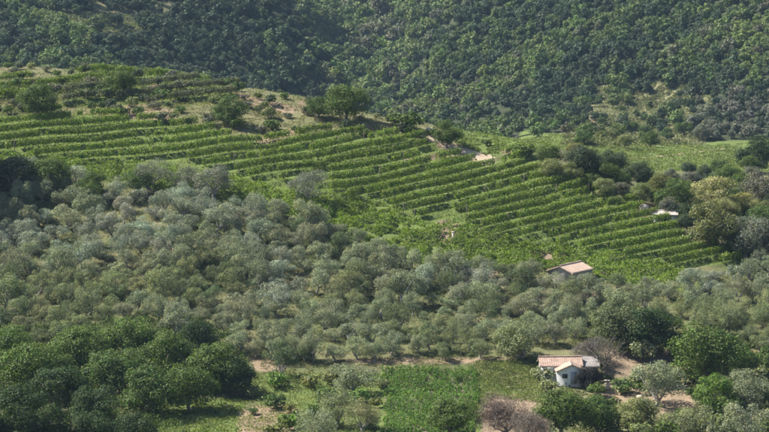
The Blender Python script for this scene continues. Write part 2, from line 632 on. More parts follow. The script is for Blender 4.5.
us = np.concatenate([np.arange(-690, -60, 15), np.arange(-60, 830, 3.6), np.arange(830, 1491, 15)])
ys = np.concatenate([np.arange(0, 330, 6.0), np.arange(330, 500, .6), np.arange(500, 1420, 4.0), np.arange(1420, 2390, 25.0)])
UU, YY = np.meshgrid((us - 384.5) / F, ys)
XX = UU * np.maximum(YY, 300.0)
ZZ = ground(XX, YY)
ZB = base_h(XX, YY)
nu, ny = len(us), len(ys)
idx = np.arange(nu * ny).reshape(ny, nu)
tf = np.stack([idx[:-1, :-1], idx[:-1, 1:], idx[1:, 1:], idx[1:, :-1]], -1).reshape(-1, 4)
tm = make_mesh('hillside', np.stack([XX, YY, ZZ], -1).reshape(-1, 3), tf, M_GROUND, smooth=True)
tpx, tpy = proj(XX, YY, ZB)
near = (YY < 505) & (YY > 330)
far = YY >= 505
for k in ('soil', 'straw', 'grass'):
    w = samp(MK[k], tpx, tpy) * near + samp(MK[k + 'f'], tpx, tpy) * far
    if k == 'grass':
        w = np.where(near, w, w)
    a = tm.attributes.new(k, 'FLOAT', 'POINT')
    a.data.foreach_set('value', w.ravel())
a = tm.attributes.new('wood', 'FLOAT', 'POINT')
a.data.foreach_set('value', (far & (YY > 700)).astype(float).ravel())
tag(add('hillside', tm), 'terraced hillside and far wooded slopes', kind='structure')


# ------------------------------------------------------------------ plant prototypes
def blob_crown(nblob, w, h, z0, nleaf, lsize, flat=.75, aspect=.7, br=(.30, .46), seed=0, up=.35, gap=.12, core=.12, jn=.5, tri=False):
    """leaf faces on the shells of several uneven clumps; returns verts, faces, clump centres"""
    r = np.random.default_rng(seed)
    cs, rs = [], []
    tries = 0
    while len(cs) < nblob and tries < 4000:
        tries += 1
        p = r.uniform(-1, 1, 3)
        if np.linalg.norm(p) > 1 or p[2] < -.75:
            continue
        rad = r.uniform(*br) * w * .5
        c = np.array([p[0] * (w * .5 - rad * .75), p[1] * (w * .5 - rad * .75), z0 + h * .5 + p[2] * (h * .5 - rad * .6)])
        if any(np.linalg.norm(c - q) < .62 * max(rad, q2) for q, q2 in zip(cs, rs)):
            continue
        cs.append(c)
        rs.append(rad)
    cs, rs = np.array(cs), np.array(rs)
    k = r.choice(len(cs), nleaf, p=rs ** 2 / (rs ** 2).sum())
    d = r.normal(size=(nleaf, 3))
    d /= np.linalg.norm(d, axis=1, keepdims=True)
    d[:, 2] = np.where(d[:, 2] < -.75, -d[:, 2] * .6, d[:, 2])
    sh = np.where(r.random(nleaf) < core, r.uniform(.3, .8, nleaf), r.uniform(.8, 1.12, nleaf))
    c = cs[k] + d * (rs[k] * sh)[:, None] * np.array([1, 1, flat])
    # gaps: drop leaves in random holes
    hole = noise(c[:, 0] * 2.2 / w * 4 + seed, c[:, 1] * 2.2 / w * 4 + c[:, 2] * 3.1 / w * 4, 9)
    keep = hole > gap
    c, d = c[keep], d[keep]
    n = d + r.normal(size=d.shape) * jn + np.array([0, 0, up])
    v, f = (tris if tri else quads)(c, n, lsize * r.uniform(.65, 1.35, len(c)), aspect)
    return v, f, cs


def limbs(cs, base_r, z_fork, bend=.25, seed=0, nmax=6, n_trunks=1):
    r = np.random.default_rng(seed)
    parts = []
    top = np.array([r.normal() * .15, r.normal() * .15, z_fork])
    mid = np.array([r.normal() * .12, r.normal() * .12, z_fork * .5])
    parts.append(tube([(0, 0, -.6), (0, 0, .05), mid, top], [base_r * 1.5, base_r * 1.25, base_r * .95, base_r * .8], 7))
    order = r.permutation(len(cs))[:nmax]
    for i in order:
        e = cs[i]
        m = top * .5 + e * .5 + r.normal(size=3) * bend * .5
        m[2] = max(m[2], z_fork * .9)
        parts.append(tube([top - (0, 0, .1), m, e], [base_r * .62, base_r * .4, base_r * .12], 5))
    return join(parts)


def proto(kind, seed, **kw):
    v, f, cs = blob_crown(seed=seed, **{k: kw[k] for k in kw if k not in ('base_r', 'fork', 'mat', 'bark', 'nmax')})
    cm = make_mesh(kind + '_crown', v, f, kw['mat'])
    tv, tfc = limbs(cs, kw['base_r'], kw['fork'], seed=seed, nmax=kw.get('nmax', 6))
    tmh = make_mesh(kind + '_trunk', tv, tfc, kw.get('bark', M_BARK), smooth=True)
    return cm, tmh


PR = {}
PR['olive'] = [proto('olive', 20 + i, nblob=15 + i % 6, w=4.0 + .3 * (i % 3), h=3.0 + .5 * (i % 3), z0=.0, nleaf=7500, lsize=.125, aspect=.5, flat=.9,
                     br=(.18, .40), base_r=.15, fork=.5, mat=M_OLIVE, bark=M_GREYBARK, gap=.24, jn=.65, core=.06) for i in range(12)]
PR['broad'] = [proto('broad', 60 + i, nblob=28, w=6.0, h=5.0, z0=.1, nleaf=12000, lsize=.165, aspect=.75, flat=.85,
                     br=(.22, .38), base_r=.2, fork=.9, mat=M_LEAF, gap=.16) for i in range(6)]
PR['shrub'] = [proto('shrub', 90 + i, nblob=7, w=2.0, h=1.3, z0=.05, nleaf=620, lsize=.2, aspect=.7, flat=.85,
                     br=(.34, .52), base_r=.05, fork=.25, mat=M_LEAF, gap=.14) for i in range(5)]
FORK = [dict(nblob=12, w=5.6, h=4.6, z0=.0, br=(.30, .46)), dict(nblob=10, w=5.0, h=5.4, z0=.0, br=(.30, .48)), dict(nblob=14, w=6.4, h=4.2, z0=.0, br=(.26, .42)),
        dict(nblob=9, w=4.4, h=4.4, z0=.0, br=(.32, .5)), dict(nblob=12, w=5.2, h=6.4, z0=.0, br=(.26, .42)), dict(nblob=16, w=6.8, h=5.0, z0=.0, br=(.24, .38))]
PR['wood'] = [proto('wood', 120 + i, nleaf=640, lsize=.62, aspect=1.0, tri=True, flat=.85, base_r=.14, fork=1.0, mat=M_WOODLEAF, gap=.14, nmax=4, **FORK[i % 6]) for i in range(8)]


def bare_proto(seed, h=4.0, w=4.0, n=260):
    r = np.random.default_rng(seed)
    parts = [tube([(0, 0, -.4), (.05, 0, .5), (.1, .05, h * .3)], [.16, .13, .1], 6)]
    top = np.array([.1, .05, h * .3])
    ends = []
    for i in range(9):
        an = i * 2.4
        e = np.array([math.cos(an) * w * .36 * r.uniform(.6, 1.1), math.sin(an) * w * .36 * r.uniform(.6, 1.1), h * r.uniform(.6, .92)])
        m = top * .55 + e * .45 + r.normal(size=3) * .15
        parts.append(tube([top, m, e], [.08, .05, .025], 5))
        ends += [m, e]
    tv, tf_ = join(parts)
    tw = []
    for i in range(n):
        s = ends[r.integers(len(ends))] + r.normal(size=3) * .15
        d = r.normal(size=3) * .5 + (s - np.array([0, 0, h * .35])) * .4
        d = d / np.linalg.norm(d) * r.uniform(.5, 1.3)
        tw.append(tube([s, s + d * .55 + r.normal(size=3) * .06, s + d], [.022, .016, .008], 3))
    wv, wf = join(tw)
    return make_mesh('bare_twigs', wv, wf, M_TWIG), make_mesh('bare_trunk', tv, tf_, M_BARK, smooth=True)


PR['bare'] = [bare_proto(3), bare_proto(5)]
PR['dead'] = [proto('dead', 200 + i, nblob=16, w=4.2, h=3.2, z0=.0, nleaf=9000, lsize=.34, aspect=.06, flat=.9, br=(.3, .5), base_r=.1, fork=.5, mat=M_TWIG, bark=M_GREYBARK, gap=.1, jn=1.2, core=.35) for i in range(2)]

PLACED = []      # (px, py, kind, object) for labels


def plant(kind, name, px, py, width, tint, label, cat='tree', group=None, t0=300.0, hs=1.0, base=False, variant=None, foot=None):
    """px,py = centre of the crown in the photo, width = crown width in photo pixels; it stands on the ground below that"""
    i = random.randrange(len(PR[kind])) if variant is None else variant % len(PR[kind])
    cm, tmh = PR[kind][i]
    bb = np.array([c[:] for c in cm.vertices[0:0]])
    w, zc = DIM[kind][i]
    t1 = t0 + 600.
    q = P(px, py, t0, t1)[0]
    for _ in range(2):
        k = F / q[1]
        s = width / k / w
        q = P(px, (py + s * hs * zc * k * .97) if not base else py, t0, t1)[0]
    e = bpy.data.objects.new(name, None)
    COL.objects.link(e)
    e.empty_display_size = .5
    e.location = q
    e.rotation_euler = (0, 0, random.uniform(0, 6.28))
    e.scale = (s, s, s * hs)
    tr = add('trunk' if kind not in ('shrub',) else 'stem', tmh, e)
    cr = add('crown' if kind not in ('shrub', 'bare', 'dead') else ('foliage' if kind == 'shrub' else 'twigs'), cm, e)
    cr.color = (*tint, 1)
    tag(e, label, cat, group)
    PLACED.append((px, py, kind, e))
    return e


DIM = {}
for k, lst in PR.items():
    DIM[k] = []
    for cm, tmh in lst:
        co = np.empty(len(cm.vertices) * 3)
        cm.vertices.foreach_get('co', co)
        co = co.reshape(-1, 3)
        DIM[k].append((float(np.percentile(co[:, 0], 98) - np.percentile(co[:, 0], 2)), float((np.percentile(co[:, 2], 97) + np.percentile(co[:, 2], 5)) * .5)))


def jit(c, a=.12):
    f = 1 + random.uniform(-a, a)
    return tuple(max(.005, x * f * (1 + random.uniform(-a, a) * .35)) for x in c)


T_OLIVE = (.175, .195, .115)
T_OLIVEG = (.15, .17, .074)
T_SILVER = (.205, .228, .175)
T_DARK = (.068, .102, .025)
T_DARKER = (.036, .060, .022)  # darkest leaf tint; the bottom left bushes get shade through it
T_THICK = (.078, .118, .030)
T_MID = (.07, .11, .032)
T_BRIGHT = (.10, .16, .035)
T_BLUE = (.050, .070, .040)
T_YEL = (.27, .265, .125)
T_GREY = (.115, .122, .092)

# ---- single trees that the photo tells apart: kind, name, px, py, width, tint, label
SINGLES = [
    ('olive', 'olive_tree', 309, 183, 36, (.12, .125, .10), 'lone silvery olive tree standing among the vine rows'),
    ('broad', 'broadleaf_tree', 230, 108, 30, T_MID, 'round green tree alone on the dry grass above the vines'),
    ('broad', 'broadleaf_tree', 122, 81, 26, T_DARK, 'dark round tree on the scrub slope throwing a shadow to its right'),
    ('broad', 'broadleaf_tree', 38, 96, 34, T_DARK, 'dark tree at the left end of the scrub above the vines'),
    ('broad', 'broadleaf_tree', 346, 100, 40, T_DARK, 'wide dark green tree on the crest left of the grey ravine shed'),
    ('broad', 'broadleaf_tree', 318, 106, 22, T_MID, 'small light green tree just left of the wide crest tree'),
    ('broad', 'broadleaf_tree', 447, 132, 28, T_DARK, 'dark green bush tree above the sandy bank'),
    ('shrub', 'bush', 405, 119, 26, T_DARK, 'low dark bush on the crest right of the grey ravine shed'),
    ('shrub', 'bush', 272, 124, 18, T_MID, 'small round bush at the top left corner of the curved vine rows'),
    ('olive', 'olive_tree', 150, 172, 34, T_GREY, 'grey olive at the left of the group jutting into the left vine rows'),
    ('olive', 'olive_tree', 183, 176, 30, T_GREY, 'grey olive in the middle of the group jutting into the left vine rows'),
    ('olive', 'olive_tree', 214, 178, 34, (.14, .145, .115), 'paler olive at the right of the group jutting into the left vine rows'),
    ('broad', 'broadleaf_tree', 136, 180, 26, T_MID, 'green tree beside the grey olives at the upper edge of the grove'),
    ('broad', 'broadleaf_tree', 50, 172, 40, T_DARK, 'dark green tree at the upper left edge of the grove'),
    ('broad', 'broadleaf_tree', 14, 172, 44, T_BLUE, 'shaded tree tinted dark bluish at the left edge of the photo above the grove'),  # bluish shade is put into its leaf tint
    ('broad', 'broadleaf_tree', 92, 184, 30, T_DARK, 'dark green tree beside the shaded tree at the upper left of the grove'),
    # broadleaf trees at lower left
    ('broad', 'broadleaf_tree', 26, 362, 56, T_THICK, 'dark leafy tree at the left edge of the lower thicket'),
    ('broad', 'broadleaf_tree', 78, 345, 50, T_THICK, 'dark leafy tree at the upper left of the lower thicket'),
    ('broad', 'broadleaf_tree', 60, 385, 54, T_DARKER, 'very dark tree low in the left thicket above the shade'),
    ('broad', 'broadleaf_tree', 112, 368, 54, T_MID, 'yellowish green tree in the middle of the lower left thicket'),
    ('broad', 'broadleaf_tree', 134, 334, 50, T_THICK, 'dark leafy tree at the top of the lower left thicket'),
    ('broad', 'broadleaf_tree', 165, 352, 54, T_THICK, 'big leafy tree in the centre of the lower left thicket'),
    ('broad', 'broadleaf_tree', 150, 386, 52, T_MID, 'leafy tree at the foot of the thicket above the shaded bushes'),
    ('broad', 'broadleaf_tree', 190, 384, 46, T_THICK, 'leafy tree at the foot of the thicket next to the grass patch'),
    ('broad', 'broadleaf_tree', 196, 336, 40, T_DARKER, 'dark tree at the top right of the lower left thicket'),
    ('broad', 'broadleaf_tree', 214, 362, 50, T_THICK, 'big leafy tree at the right of the lower left thicket'),
    ('broad', 'broadleaf_tree', 236, 374, 36, T_DARKER, 'dark tree at the right end of the thicket throwing a long shadow'),
    ('broad', 'broadleaf_tree', 95, 402, 44, T_DARKER, 'dark tree in the shade under the lower left thicket'),  # part of the shade here is put into the leaf tint
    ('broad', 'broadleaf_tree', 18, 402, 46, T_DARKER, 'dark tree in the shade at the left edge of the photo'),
    ('broad', 'broadleaf_tree', 40, 425, 56, T_DARKER, 'shaded dark bush in the bottom left corner'),  # corner bushes: cast shade deepened by a darker leaf tint
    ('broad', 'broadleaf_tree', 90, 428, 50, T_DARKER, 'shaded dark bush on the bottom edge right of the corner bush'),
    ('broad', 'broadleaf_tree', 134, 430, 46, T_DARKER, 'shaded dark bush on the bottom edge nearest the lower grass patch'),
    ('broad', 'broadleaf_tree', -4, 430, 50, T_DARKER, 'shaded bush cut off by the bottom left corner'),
    ('broad', 'broadleaf_tree', 50, 362, 40, T_THICK, 'dark leafy tree between the left edge and the yellowish thicket tree'),
    ('broad', 'broadleaf_tree', 104, 340, 36, T_THICK, 'dark tree on the upper side of the thicket left of its top tree'),
    ('broad', 'broadleaf_tree', 138, 362, 40, T_THICK, 'dark tree behind the yellowish tree of the lower left thicket'),
    ('broad', 'broadleaf_tree', 10, 340, 44, T_THICK, 'dark tree at the left edge where thicket and grove meet'),
    ('shrub', 'bush', 544, 372, 22, T_OLIVE, 'grey green bush against the left wall of the white hut'),
    ('shrub', 'bush', 548, 384, 18, T_OLIVEG, 'olive green bush at the front corner of the white hut'),
    ('shrub', 'bush', 597, 388, 22, T_THICK, 'dark green bush at the right front corner of the white hut'),
    # round the hut
    ('broad', 'broadleaf_tree', 648, 326, 48, T_DARKER, 'dark broad tree behind the bare soil right of the white hut'),
    ('broad', 'broadleaf_tree', 618, 322, 48, (.10, .12, .06), 'large grey green tree behind the white gabled hut'),
    ('broad', 'broadleaf_tree', 674, 332, 38, T_DARK, 'dark tree at the right of the pair behind the bare soil'),
    ('broad', 'broadleaf_tree', 706, 350, 64, T_DARK, 'big round dark green tree right of the bare soil terrace'),
    ('broad', 'broadleaf_tree', 744, 358, 34, T_MID, 'smaller green tree beside the big round tree on the right'),
    ('broad', 'broadleaf_tree', 714, 390, 40, T_BRIGHT, 'bright green bushy tree below the big round tree on the right'),
    ('broad', 'broadleaf_tree', 562, 408, 52, T_DARK, 'dark green tree in front of the white gabled hut'),
    ('broad', 'broadleaf_tree', 598, 412, 40, T_MID, 'green bush tree on the bottom edge right of the hut front tree'),
    ('broad', 'broadleaf_tree', 452, 414, 44, T_DARK, 'dark green tree growing in the vegetable plot'),
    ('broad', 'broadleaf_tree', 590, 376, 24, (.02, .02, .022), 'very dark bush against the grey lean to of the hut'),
    ('broad', 'broadleaf_tree', 640, 412, 40, T_OLIVEG, 'olive green bush tree below the lower soil terrace'),
    ('olive', 'olive_tree', 352, 376, 42, T_OLIVE, 'olive tree left of the top corner of the vegetable plot'),
    ('olive', 'olive_tree', 338, 402, 40, T_OLIVEG, 'olive tree left of the middle of the vegetable plot'),
    ('olive', 'olive_tree', 362, 412, 34, (.17, .165, .075), 'yellowish olive tree hugging the left side of the vegetable plot'),
    ('olive', 'olive_tree', 318, 422, 40, T_OLIVE, 'olive tree on the bottom edge left of the vegetable plot'),
    ('olive', 'olive_tree', 655, 378, 48, T_OLIVE, 'olive tree between the two bare soil terraces right of the hut'),
    ('olive', 'olive_tree', 745, 385, 46, T_OLIVE, 'olive tree at the right edge below the smaller green tree'),
    ('olive', 'olive_tree', 690, 420, 46, T_OLIVEG, 'olive tree on the bottom edge below the bright green tree'),
    ('olive', 'olive_tree', 748, 418, 46, T_OLIVE, 'olive tree in the bottom right corner'),
    ('olive', 'olive_tree', 522, 336, 40, T_OLIVEG, 'greener olive tree left of the white gabled hut'),
    ('dead', 'bare_bush', 590, 348, 30, (.13, .115, .10), 'low leafless grey bush behind the lean to of the white hut'),
    ('bare', 'bare_tree', 605, 352, 42, (.14, .125, .112), 'leafless grey tree right of the white gabled hut'),
    ('dead', 'bare_bush', 502, 412, 52, (.14, .108, .094), 'leafless brownish bush on the bottom edge right of the vegetable plot'),
    ('dead', 'bare_bush', 530, 424, 38, (.135, .108, .094), 'smaller leafless bush right of the big leafless bush'),
    # right, behind the lower vine field
    ('broad', 'flowering_tree', 714, 192, 40, T_YEL, 'tree covered in pale yellow blossom behind the right end of the vines'),
    ('broad', 'flowering_tree', 738, 203, 32, (.27, .26, .10), 'lower blossoming tree right of the brightest blossom tree'),
    ('broad', 'flowering_tree', 699, 199, 26, (.22, .22, .10), 'small blossoming tree left of the brightest blossom tree'),
    ('broad', 'flowering_tree', 724, 208, 30, (.20, .205, .09), 'dull cream blossom tree between the two brighter blossom trees'),
    ('olive', 'olive_tree', 555, 281, 24, T_OLIVE, 'olive hiding the left wall of the low farm building'),
    ('olive', 'olive_tree', 571, 285, 24, T_OLIVEG, 'olive in front of the middle of the low farm building'),
    ('olive', 'olive_tree', 589, 282, 24, T_OLIVE, 'olive hiding the right end of the low farm building'),
    ('broad', 'broadleaf_tree', 712, 221, 48, (.13, .14, .06), 'olive brown rounded tree below the yellow blossom tree'),
    ('broad', 'broadleaf_tree', 674, 194, 36, T_MID, 'green tree overhanging the pale low shed'),
    ('broad', 'broadleaf_tree', 690, 212, 24, T_DARKER, 'dark tree between the pale shed and the blossom tree'),
    ('broad', 'broadleaf_tree', 711, 232, 24, T_DARK, 'small dark round tree at the upper end of the lower vine field'),
    ('broad', 'broadleaf_tree', 660, 186, 30, (.12, .13, .045), 'yellow green tree above the pale low shed'),
    ('olive', 'olive_tree', 745, 232, 46, T_GREY, 'large grey olive at the right end of the lower vine field'),
    ('broad', 'broadleaf_tree', 766, 218, 36, T_MID, 'green tree at the right edge above the large grey olive'),
    ('broad', 'broadleaf_tree', 757, 152, 46, T_DARKER, 'tall dark tree at the right edge behind the meadow path'),
    ('broad', 'broadleaf_tree', 764, 188, 40, (.12, .12, .09), 'grey brown tree at the right edge right of the blossom tree'),
    ('broad', 'broadleaf_tree', 583, 158, 40, T_BLUE, 'dark bluish tree at the left of the clump behind the upper vines'),
    ('broad', 'broadleaf_tree', 612, 160, 34, T_BLUE, 'dark bluish tree at the right of the clump behind the upper vines'),
    ('broad', 'broadleaf_tree', 576, 150, 24, (.14, .14, .05), 'small yellowish tree on top of the clump behind the upper vines'),
    ('broad', 'broadleaf_tree', 548, 156, 30, T_DARK, 'low dark tree at the crest where the upper vines end'),
    ('broad', 'broadleaf_tree', 638, 172, 34, T_BLUE, 'dark tree left of the yellow green tree behind the vines'),
    ('broad', 'broadleaf_tree', 622, 178, 22, T_MID, 'small green tree at the upper right corner of the vines'),
    ('shrub', 'bush', 523, 150, 22, T_DARK, 'dark bush at the end of the sandy bank where rows begin'),
]
SINGLE_PTS = []
for kind, name, px, py, w, tint, lab in SINGLES:
    t0 = 300.0
    if px > 540 and 140 < py < 182:
        w *= .82
    plant(kind, name, px, py, w, jit(tint, .05), lab, 'tree' if 'tree' in name else 'bush', hs=(.9 if kind != 'shrub' else .8), t0=t0)
    SINGLE_PTS.append((px, py, w))

for k, (px, py, w, tint, lab) in enumerate([
    (632, 126, 17, T_DARK, 'dark bush at the left of the bush pair low on the far clearing'), (643, 129, 14, T_MID, 'green bush at the right of the bush pair low on the far clearing'),
    (684, 127, 22, T_DARK, 'big dark bush at the lower right of the far clearing'), (667, 133, 17, T_MID, 'green bush below the middle of the far clearing'),
    (612, 133, 15, T_OLIVEG, 'olive green bush at the lower left of the far clearing'), (597, 129, 12, T_GREY, 'small grey bush at the left side of the far clearing'),
    (655, 121, 11, T_OLIVEG, 'small olive bush in the middle of the far clearing'), (702, 131, 22, T_GREY, 'grey bush at the right foot of the far clearing'),
    (622, 108, 9, T_DARK, 'tiny dark bush high on the far clearing'), (672, 106, 10, T_OLIVEG, 'tiny olive bush at the upper right of the far clearing'),
    (583, 136, 20, T_MID, 'green bush where the far clearing meets the meadow'), (650, 138, 22, T_DARK, 'dark bush on the meadow edge below the far clearing'), (625, 140, 20, T_OLIVEG, 'olive green bush on the meadow edge left of the dark one')]):
    plant('broad', 'bush', px, py, w * .78, jit(tint, .05), lab, 'bush', hs=.85, t0=600.)

# unframed trees to the left, whose shadows reach the picture
for k, (px, py, w, hs_) in enumerate([(-74, 296, 106, 2.4), (-74, 312, 106, 2.4), (-76, 332, 106, 2.4), (-74, 354, 106, 2.4), (-78, 322, 110, 2.9), (-130, 315, 120, 2.5), (-135, 345, 120, 2.5), (-48, 128, 70, 1.4), (-52, 152, 70, 1.4), (-90, 140, 80, 1.5)]):
    plant('broad', 'broadleaf_tree', px, py, w, jit(T_DARK), 'tall dark tree standing just beyond the left edge of the photo', 'tree', 'trees beyond the left edge', hs=hs_)


# ---- landmarks for labels
LM = [(309, 182, 'the lone silvery olive'), (570, 265, 'the upper tiled roof'), (565, 366, 'the white gabled hut'), (430, 372, 'the vegetable plot'),
      (165, 352, 'the lower left thicket'), (183, 176, 'the grey olive group'), (50, 178, 'the dark upper left tree'),
      (706, 350, 'the big round dark tree'), (745, 232, 'the large grey olive'), (384, 228, 'the vine edge gap'),
      (0, 260, 'the left edge'), (175, 248, 'the bare earth spot'), (769, 300, 'the right edge'),
      (300, 300, 'the middle of the grove'), (90, 290, 'the left part of the grove'), (450, 300, 'the grove below vines'), (670, 285, 'the small grass strip')]
LMF = [(376, 110, 'the grey ravine shed'), (650, 110, 'the dry clearing'), (100, 25, 'the grassy left clearing'), (230, 72, 'the bare crest soil'), (400, 0, 'the top edge middle'),
       (769, 0, 'the top right corner'), (0, 0, 'the top left corner'), (520, 70, 'the right wood middle'), (769, 120, 'the right edge wood'), (280, 40, 'the shaded spur'), (670, 150, 'the far meadow')]
NUM = ['no', 'one', 'two', 'three', 'four', 'five', 'six', 'seven', 'eight', 'nine', 'ten', 'eleven', 'twelve', 'thirteen', 'fourteen', 'fifteen', 'sixteen', 'seventeen', 'eighteen', 'nineteen', 'twenty']


def where(px, py, lms, cw, ch):
    d = [((px - x) / cw) ** 2 + ((py - y) / ch) ** 2 for x, y, _ in lms]
    i = int(np.argmin(d))
    x, y, nm = lms[i]
    a, b = int(round((px - x) / cw)), int(round((py - y) / ch))
    s = []
    if a:
        s.append(f"{NUM[min(20, abs(a))]} crown{'s' if abs(a) > 1 else ''} {'right' if a > 0 else 'left'}")
    if b:
        s.append(f"{NUM[min(20, abs(b))]} {'down' if b > 0 else 'up'}")
    if not s:
        return 'right at ' + nm
    return ' and '.join(s) + ' from ' + nm


# ---- the olive grove
GROVE = [(-60, 162), (0, 164), (60, 168), (110, 178), (140, 192), (235, 194), (268, 198), (300, 208), (340, 222), (372, 240), (400, 252), (450, 262), (530, 266), (545, 272),
         (600, 274), (640, 284), (700, 274), (769, 262), (840, 262), (840, 345), (769, 345), (735, 335), (700, 322), (690, 312), (600, 306), (585, 325), (540, 338), (505, 352), (470, 350), (380, 348),
         (310, 352), (270, 356), (240, 340), (215, 318), (120, 312), (60, 330), (0, 352), (-60, 352)]
GV = poly_mask(GROVE, 0)
ROOFS = [(570, 262, 22, 12)]


def darts(inside, n, sx, sy, pts=None, xr=(-50, 820), yr=(0, 432), first=None, tries=60000):
    P0 = [tuple(p) for p in (first or [])]
    nf = len(P0)
    cell = {}

    def key(x, y):
        return int(x // sx), int(y // sy)
    for p in P0:
        cell.setdefault(key(*p[:2]), []).append(p)
    out = []
    for _ in range(tries):
        x, y = random.uniform(*xr), random.uniform(*yr)
        if not inside(x, y):
            continue
        kx, ky = key(x, y)
        ok = True
        for i in (-1, 0, 1):
            for j in (-1, 0, 1):
                for p in cell.get((kx + i, ky + j), ()):
                    if ((p[0] - x) / sx) ** 2 + ((p[1] - y) / sy) ** 2 < 1:
                        ok = False
        if ok:
            cell.setdefault((kx, ky), []).append((x, y))
            out.append((x, y))
            if len(out) >= n:
                break
    return out


def in_grove(x, y):
    if at(GV, x, y) < .5:
        return False
    for rx, ry, a, b in ROOFS:
        if abs(x - rx) < a and ry - 10 < y < ry + 12:
            return False
    return True


def olive_stuff(px, py, width, tint, hs, step):
    i = random.randrange(len(PR['olive']))
    w, zc_ = DIM['olive'][i]
    q = P(px, py)[0]
    for _ in range(2):
        k = F / q[1]
        s_ = width / k / w
        q = P(px, py + s_ * hs * zc_ * k * .97)[0]
    cm = PR['olive'][i][0]
    co = np.empty(len(cm.vertices) * 3)
    cm.vertices.foreach_get('co', co)
    co = co.reshape(-1, 4, 3)[::step]
    ctr = co.mean(1, keepdims=True)
    co = (ctr + (co - ctr) * step ** .5).reshape(-1, 3)
    a_ = random.uniform(0, 6.28)
    c_, n_ = math.cos(a_) * s_, math.sin(a_) * s_
    OST[0].append(np.stack([q[0] + co[:, 0] * c_ - co[:, 1] * n_, q[1] + co[:, 0] * n_ + co[:, 1] * c_, q[2] + co[:, 2] * s_ * hs], 1))
    OST[1].append(np.broadcast_to(np.array([*tint, 1.0]), (len(co), 4)))


random.seed(11)
ol = darts(in_grove, 385, 18.0, 9.8, first=SINGLE_PTS)
ol.sort(key=lambda p: p[1])
ol_w = [random.choice([random.uniform(20, 26), random.uniform(18, 24), random.uniform(15, 20), random.uniform(24, 31)]) for _ in ol]
big = set(sorted([i for i in range(len(ol)) if -6 < ol[i][0] < 775], key=lambda i: -ol_w[i])[:272])
OST = ([], [])
for oi, (x, y) in enumerate(ol):
    n1 = float(noise(np.array(x / 70.), np.array(y / 40.), 21))
    n2 = random.random()
    green = np.clip((y - 250) / 130, 0, 1) * .6 + (n1 - .5) * .9
    if x < 260 and y < 250:
        green -= .3
    if n2 < .07:
        tint, adj = (.085, .115, .045), 'dark green'
    elif green > .3:
        tint, adj = T_OLIVEG, 'green tinged'
    elif green < -.12:
        tint, adj = T_SILVER, 'silvery'
    else:
        tint, adj = T_OLIVE, 'grey green'
    w = ol_w[oi]
    if oi not in big:
        olive_stuff(x, y, w, jit(tint, .2), random.uniform(.78, 1.25), 3 if -10 < x < 780 else 6)
        continue
    lab = f"{adj} olive {where(x, y, LM, 28., 14.)}"
    plant('olive', 'olive_tree', x, y, w, jit(tint, .2), lab, 'olive tree', 'olive trees of the grove', hs=random.uniform(.78, 1.25))
random.seed(23)
for (x, y) in darts(lambda x, y: True, 60, 22, 14, xr=(792, 1000), yr=(262, 430)):
    olive_stuff(x, y, random.uniform(20, 30), jit(T_OLIVE, .2), random.uniform(.8, 1.2), 5)
ov = np.concatenate(OST[0])
tag(add('olive_saplings', make_mesh('olive_saplings', ov, np.arange(len(ov)).reshape(-1, 4), M_OLIVEATTR, tint=np.concatenate(OST[1]))), 'smallest olives filling the gaps between the larger trees of the grove', 'olive trees', kind='stuff')
print('olives', len(ol))

# ---- shrubs on the scrub slope, in the valley and near the hut
SCRUB = poly_mask([(-60, 66), (60, 62), (180, 70), (262, 80), (330, 104), (425, 126), (560, 152), (545, 158), (500, 146), (440, 136), (335, 130), (282, 130), (262, 140), (205, 124), (110, 112), (50, 108), (-60, 112)], 0)
VALLEY = poly_mask([(545, 166), (600, 168), (640, 180), (690, 166), (769, 160), (840, 160), (840, 260), (769, 262), (745, 250), (700, 236), (660, 196), (640, 196), (590, 184)], 0)
LOW = poly_mask([(600, 345), (769, 345), (769, 440), (600, 440)], 0) * (MK['soil'] < .25)
LOWL = poly_mask([(250, 366), (384, 372), (372, 440), (245, 440)], 0)
random.seed(5)


def scrub_ok(x, y):
    return at(SCRUB, x, y) > .5 and (x < 190 or random.random() < .35)


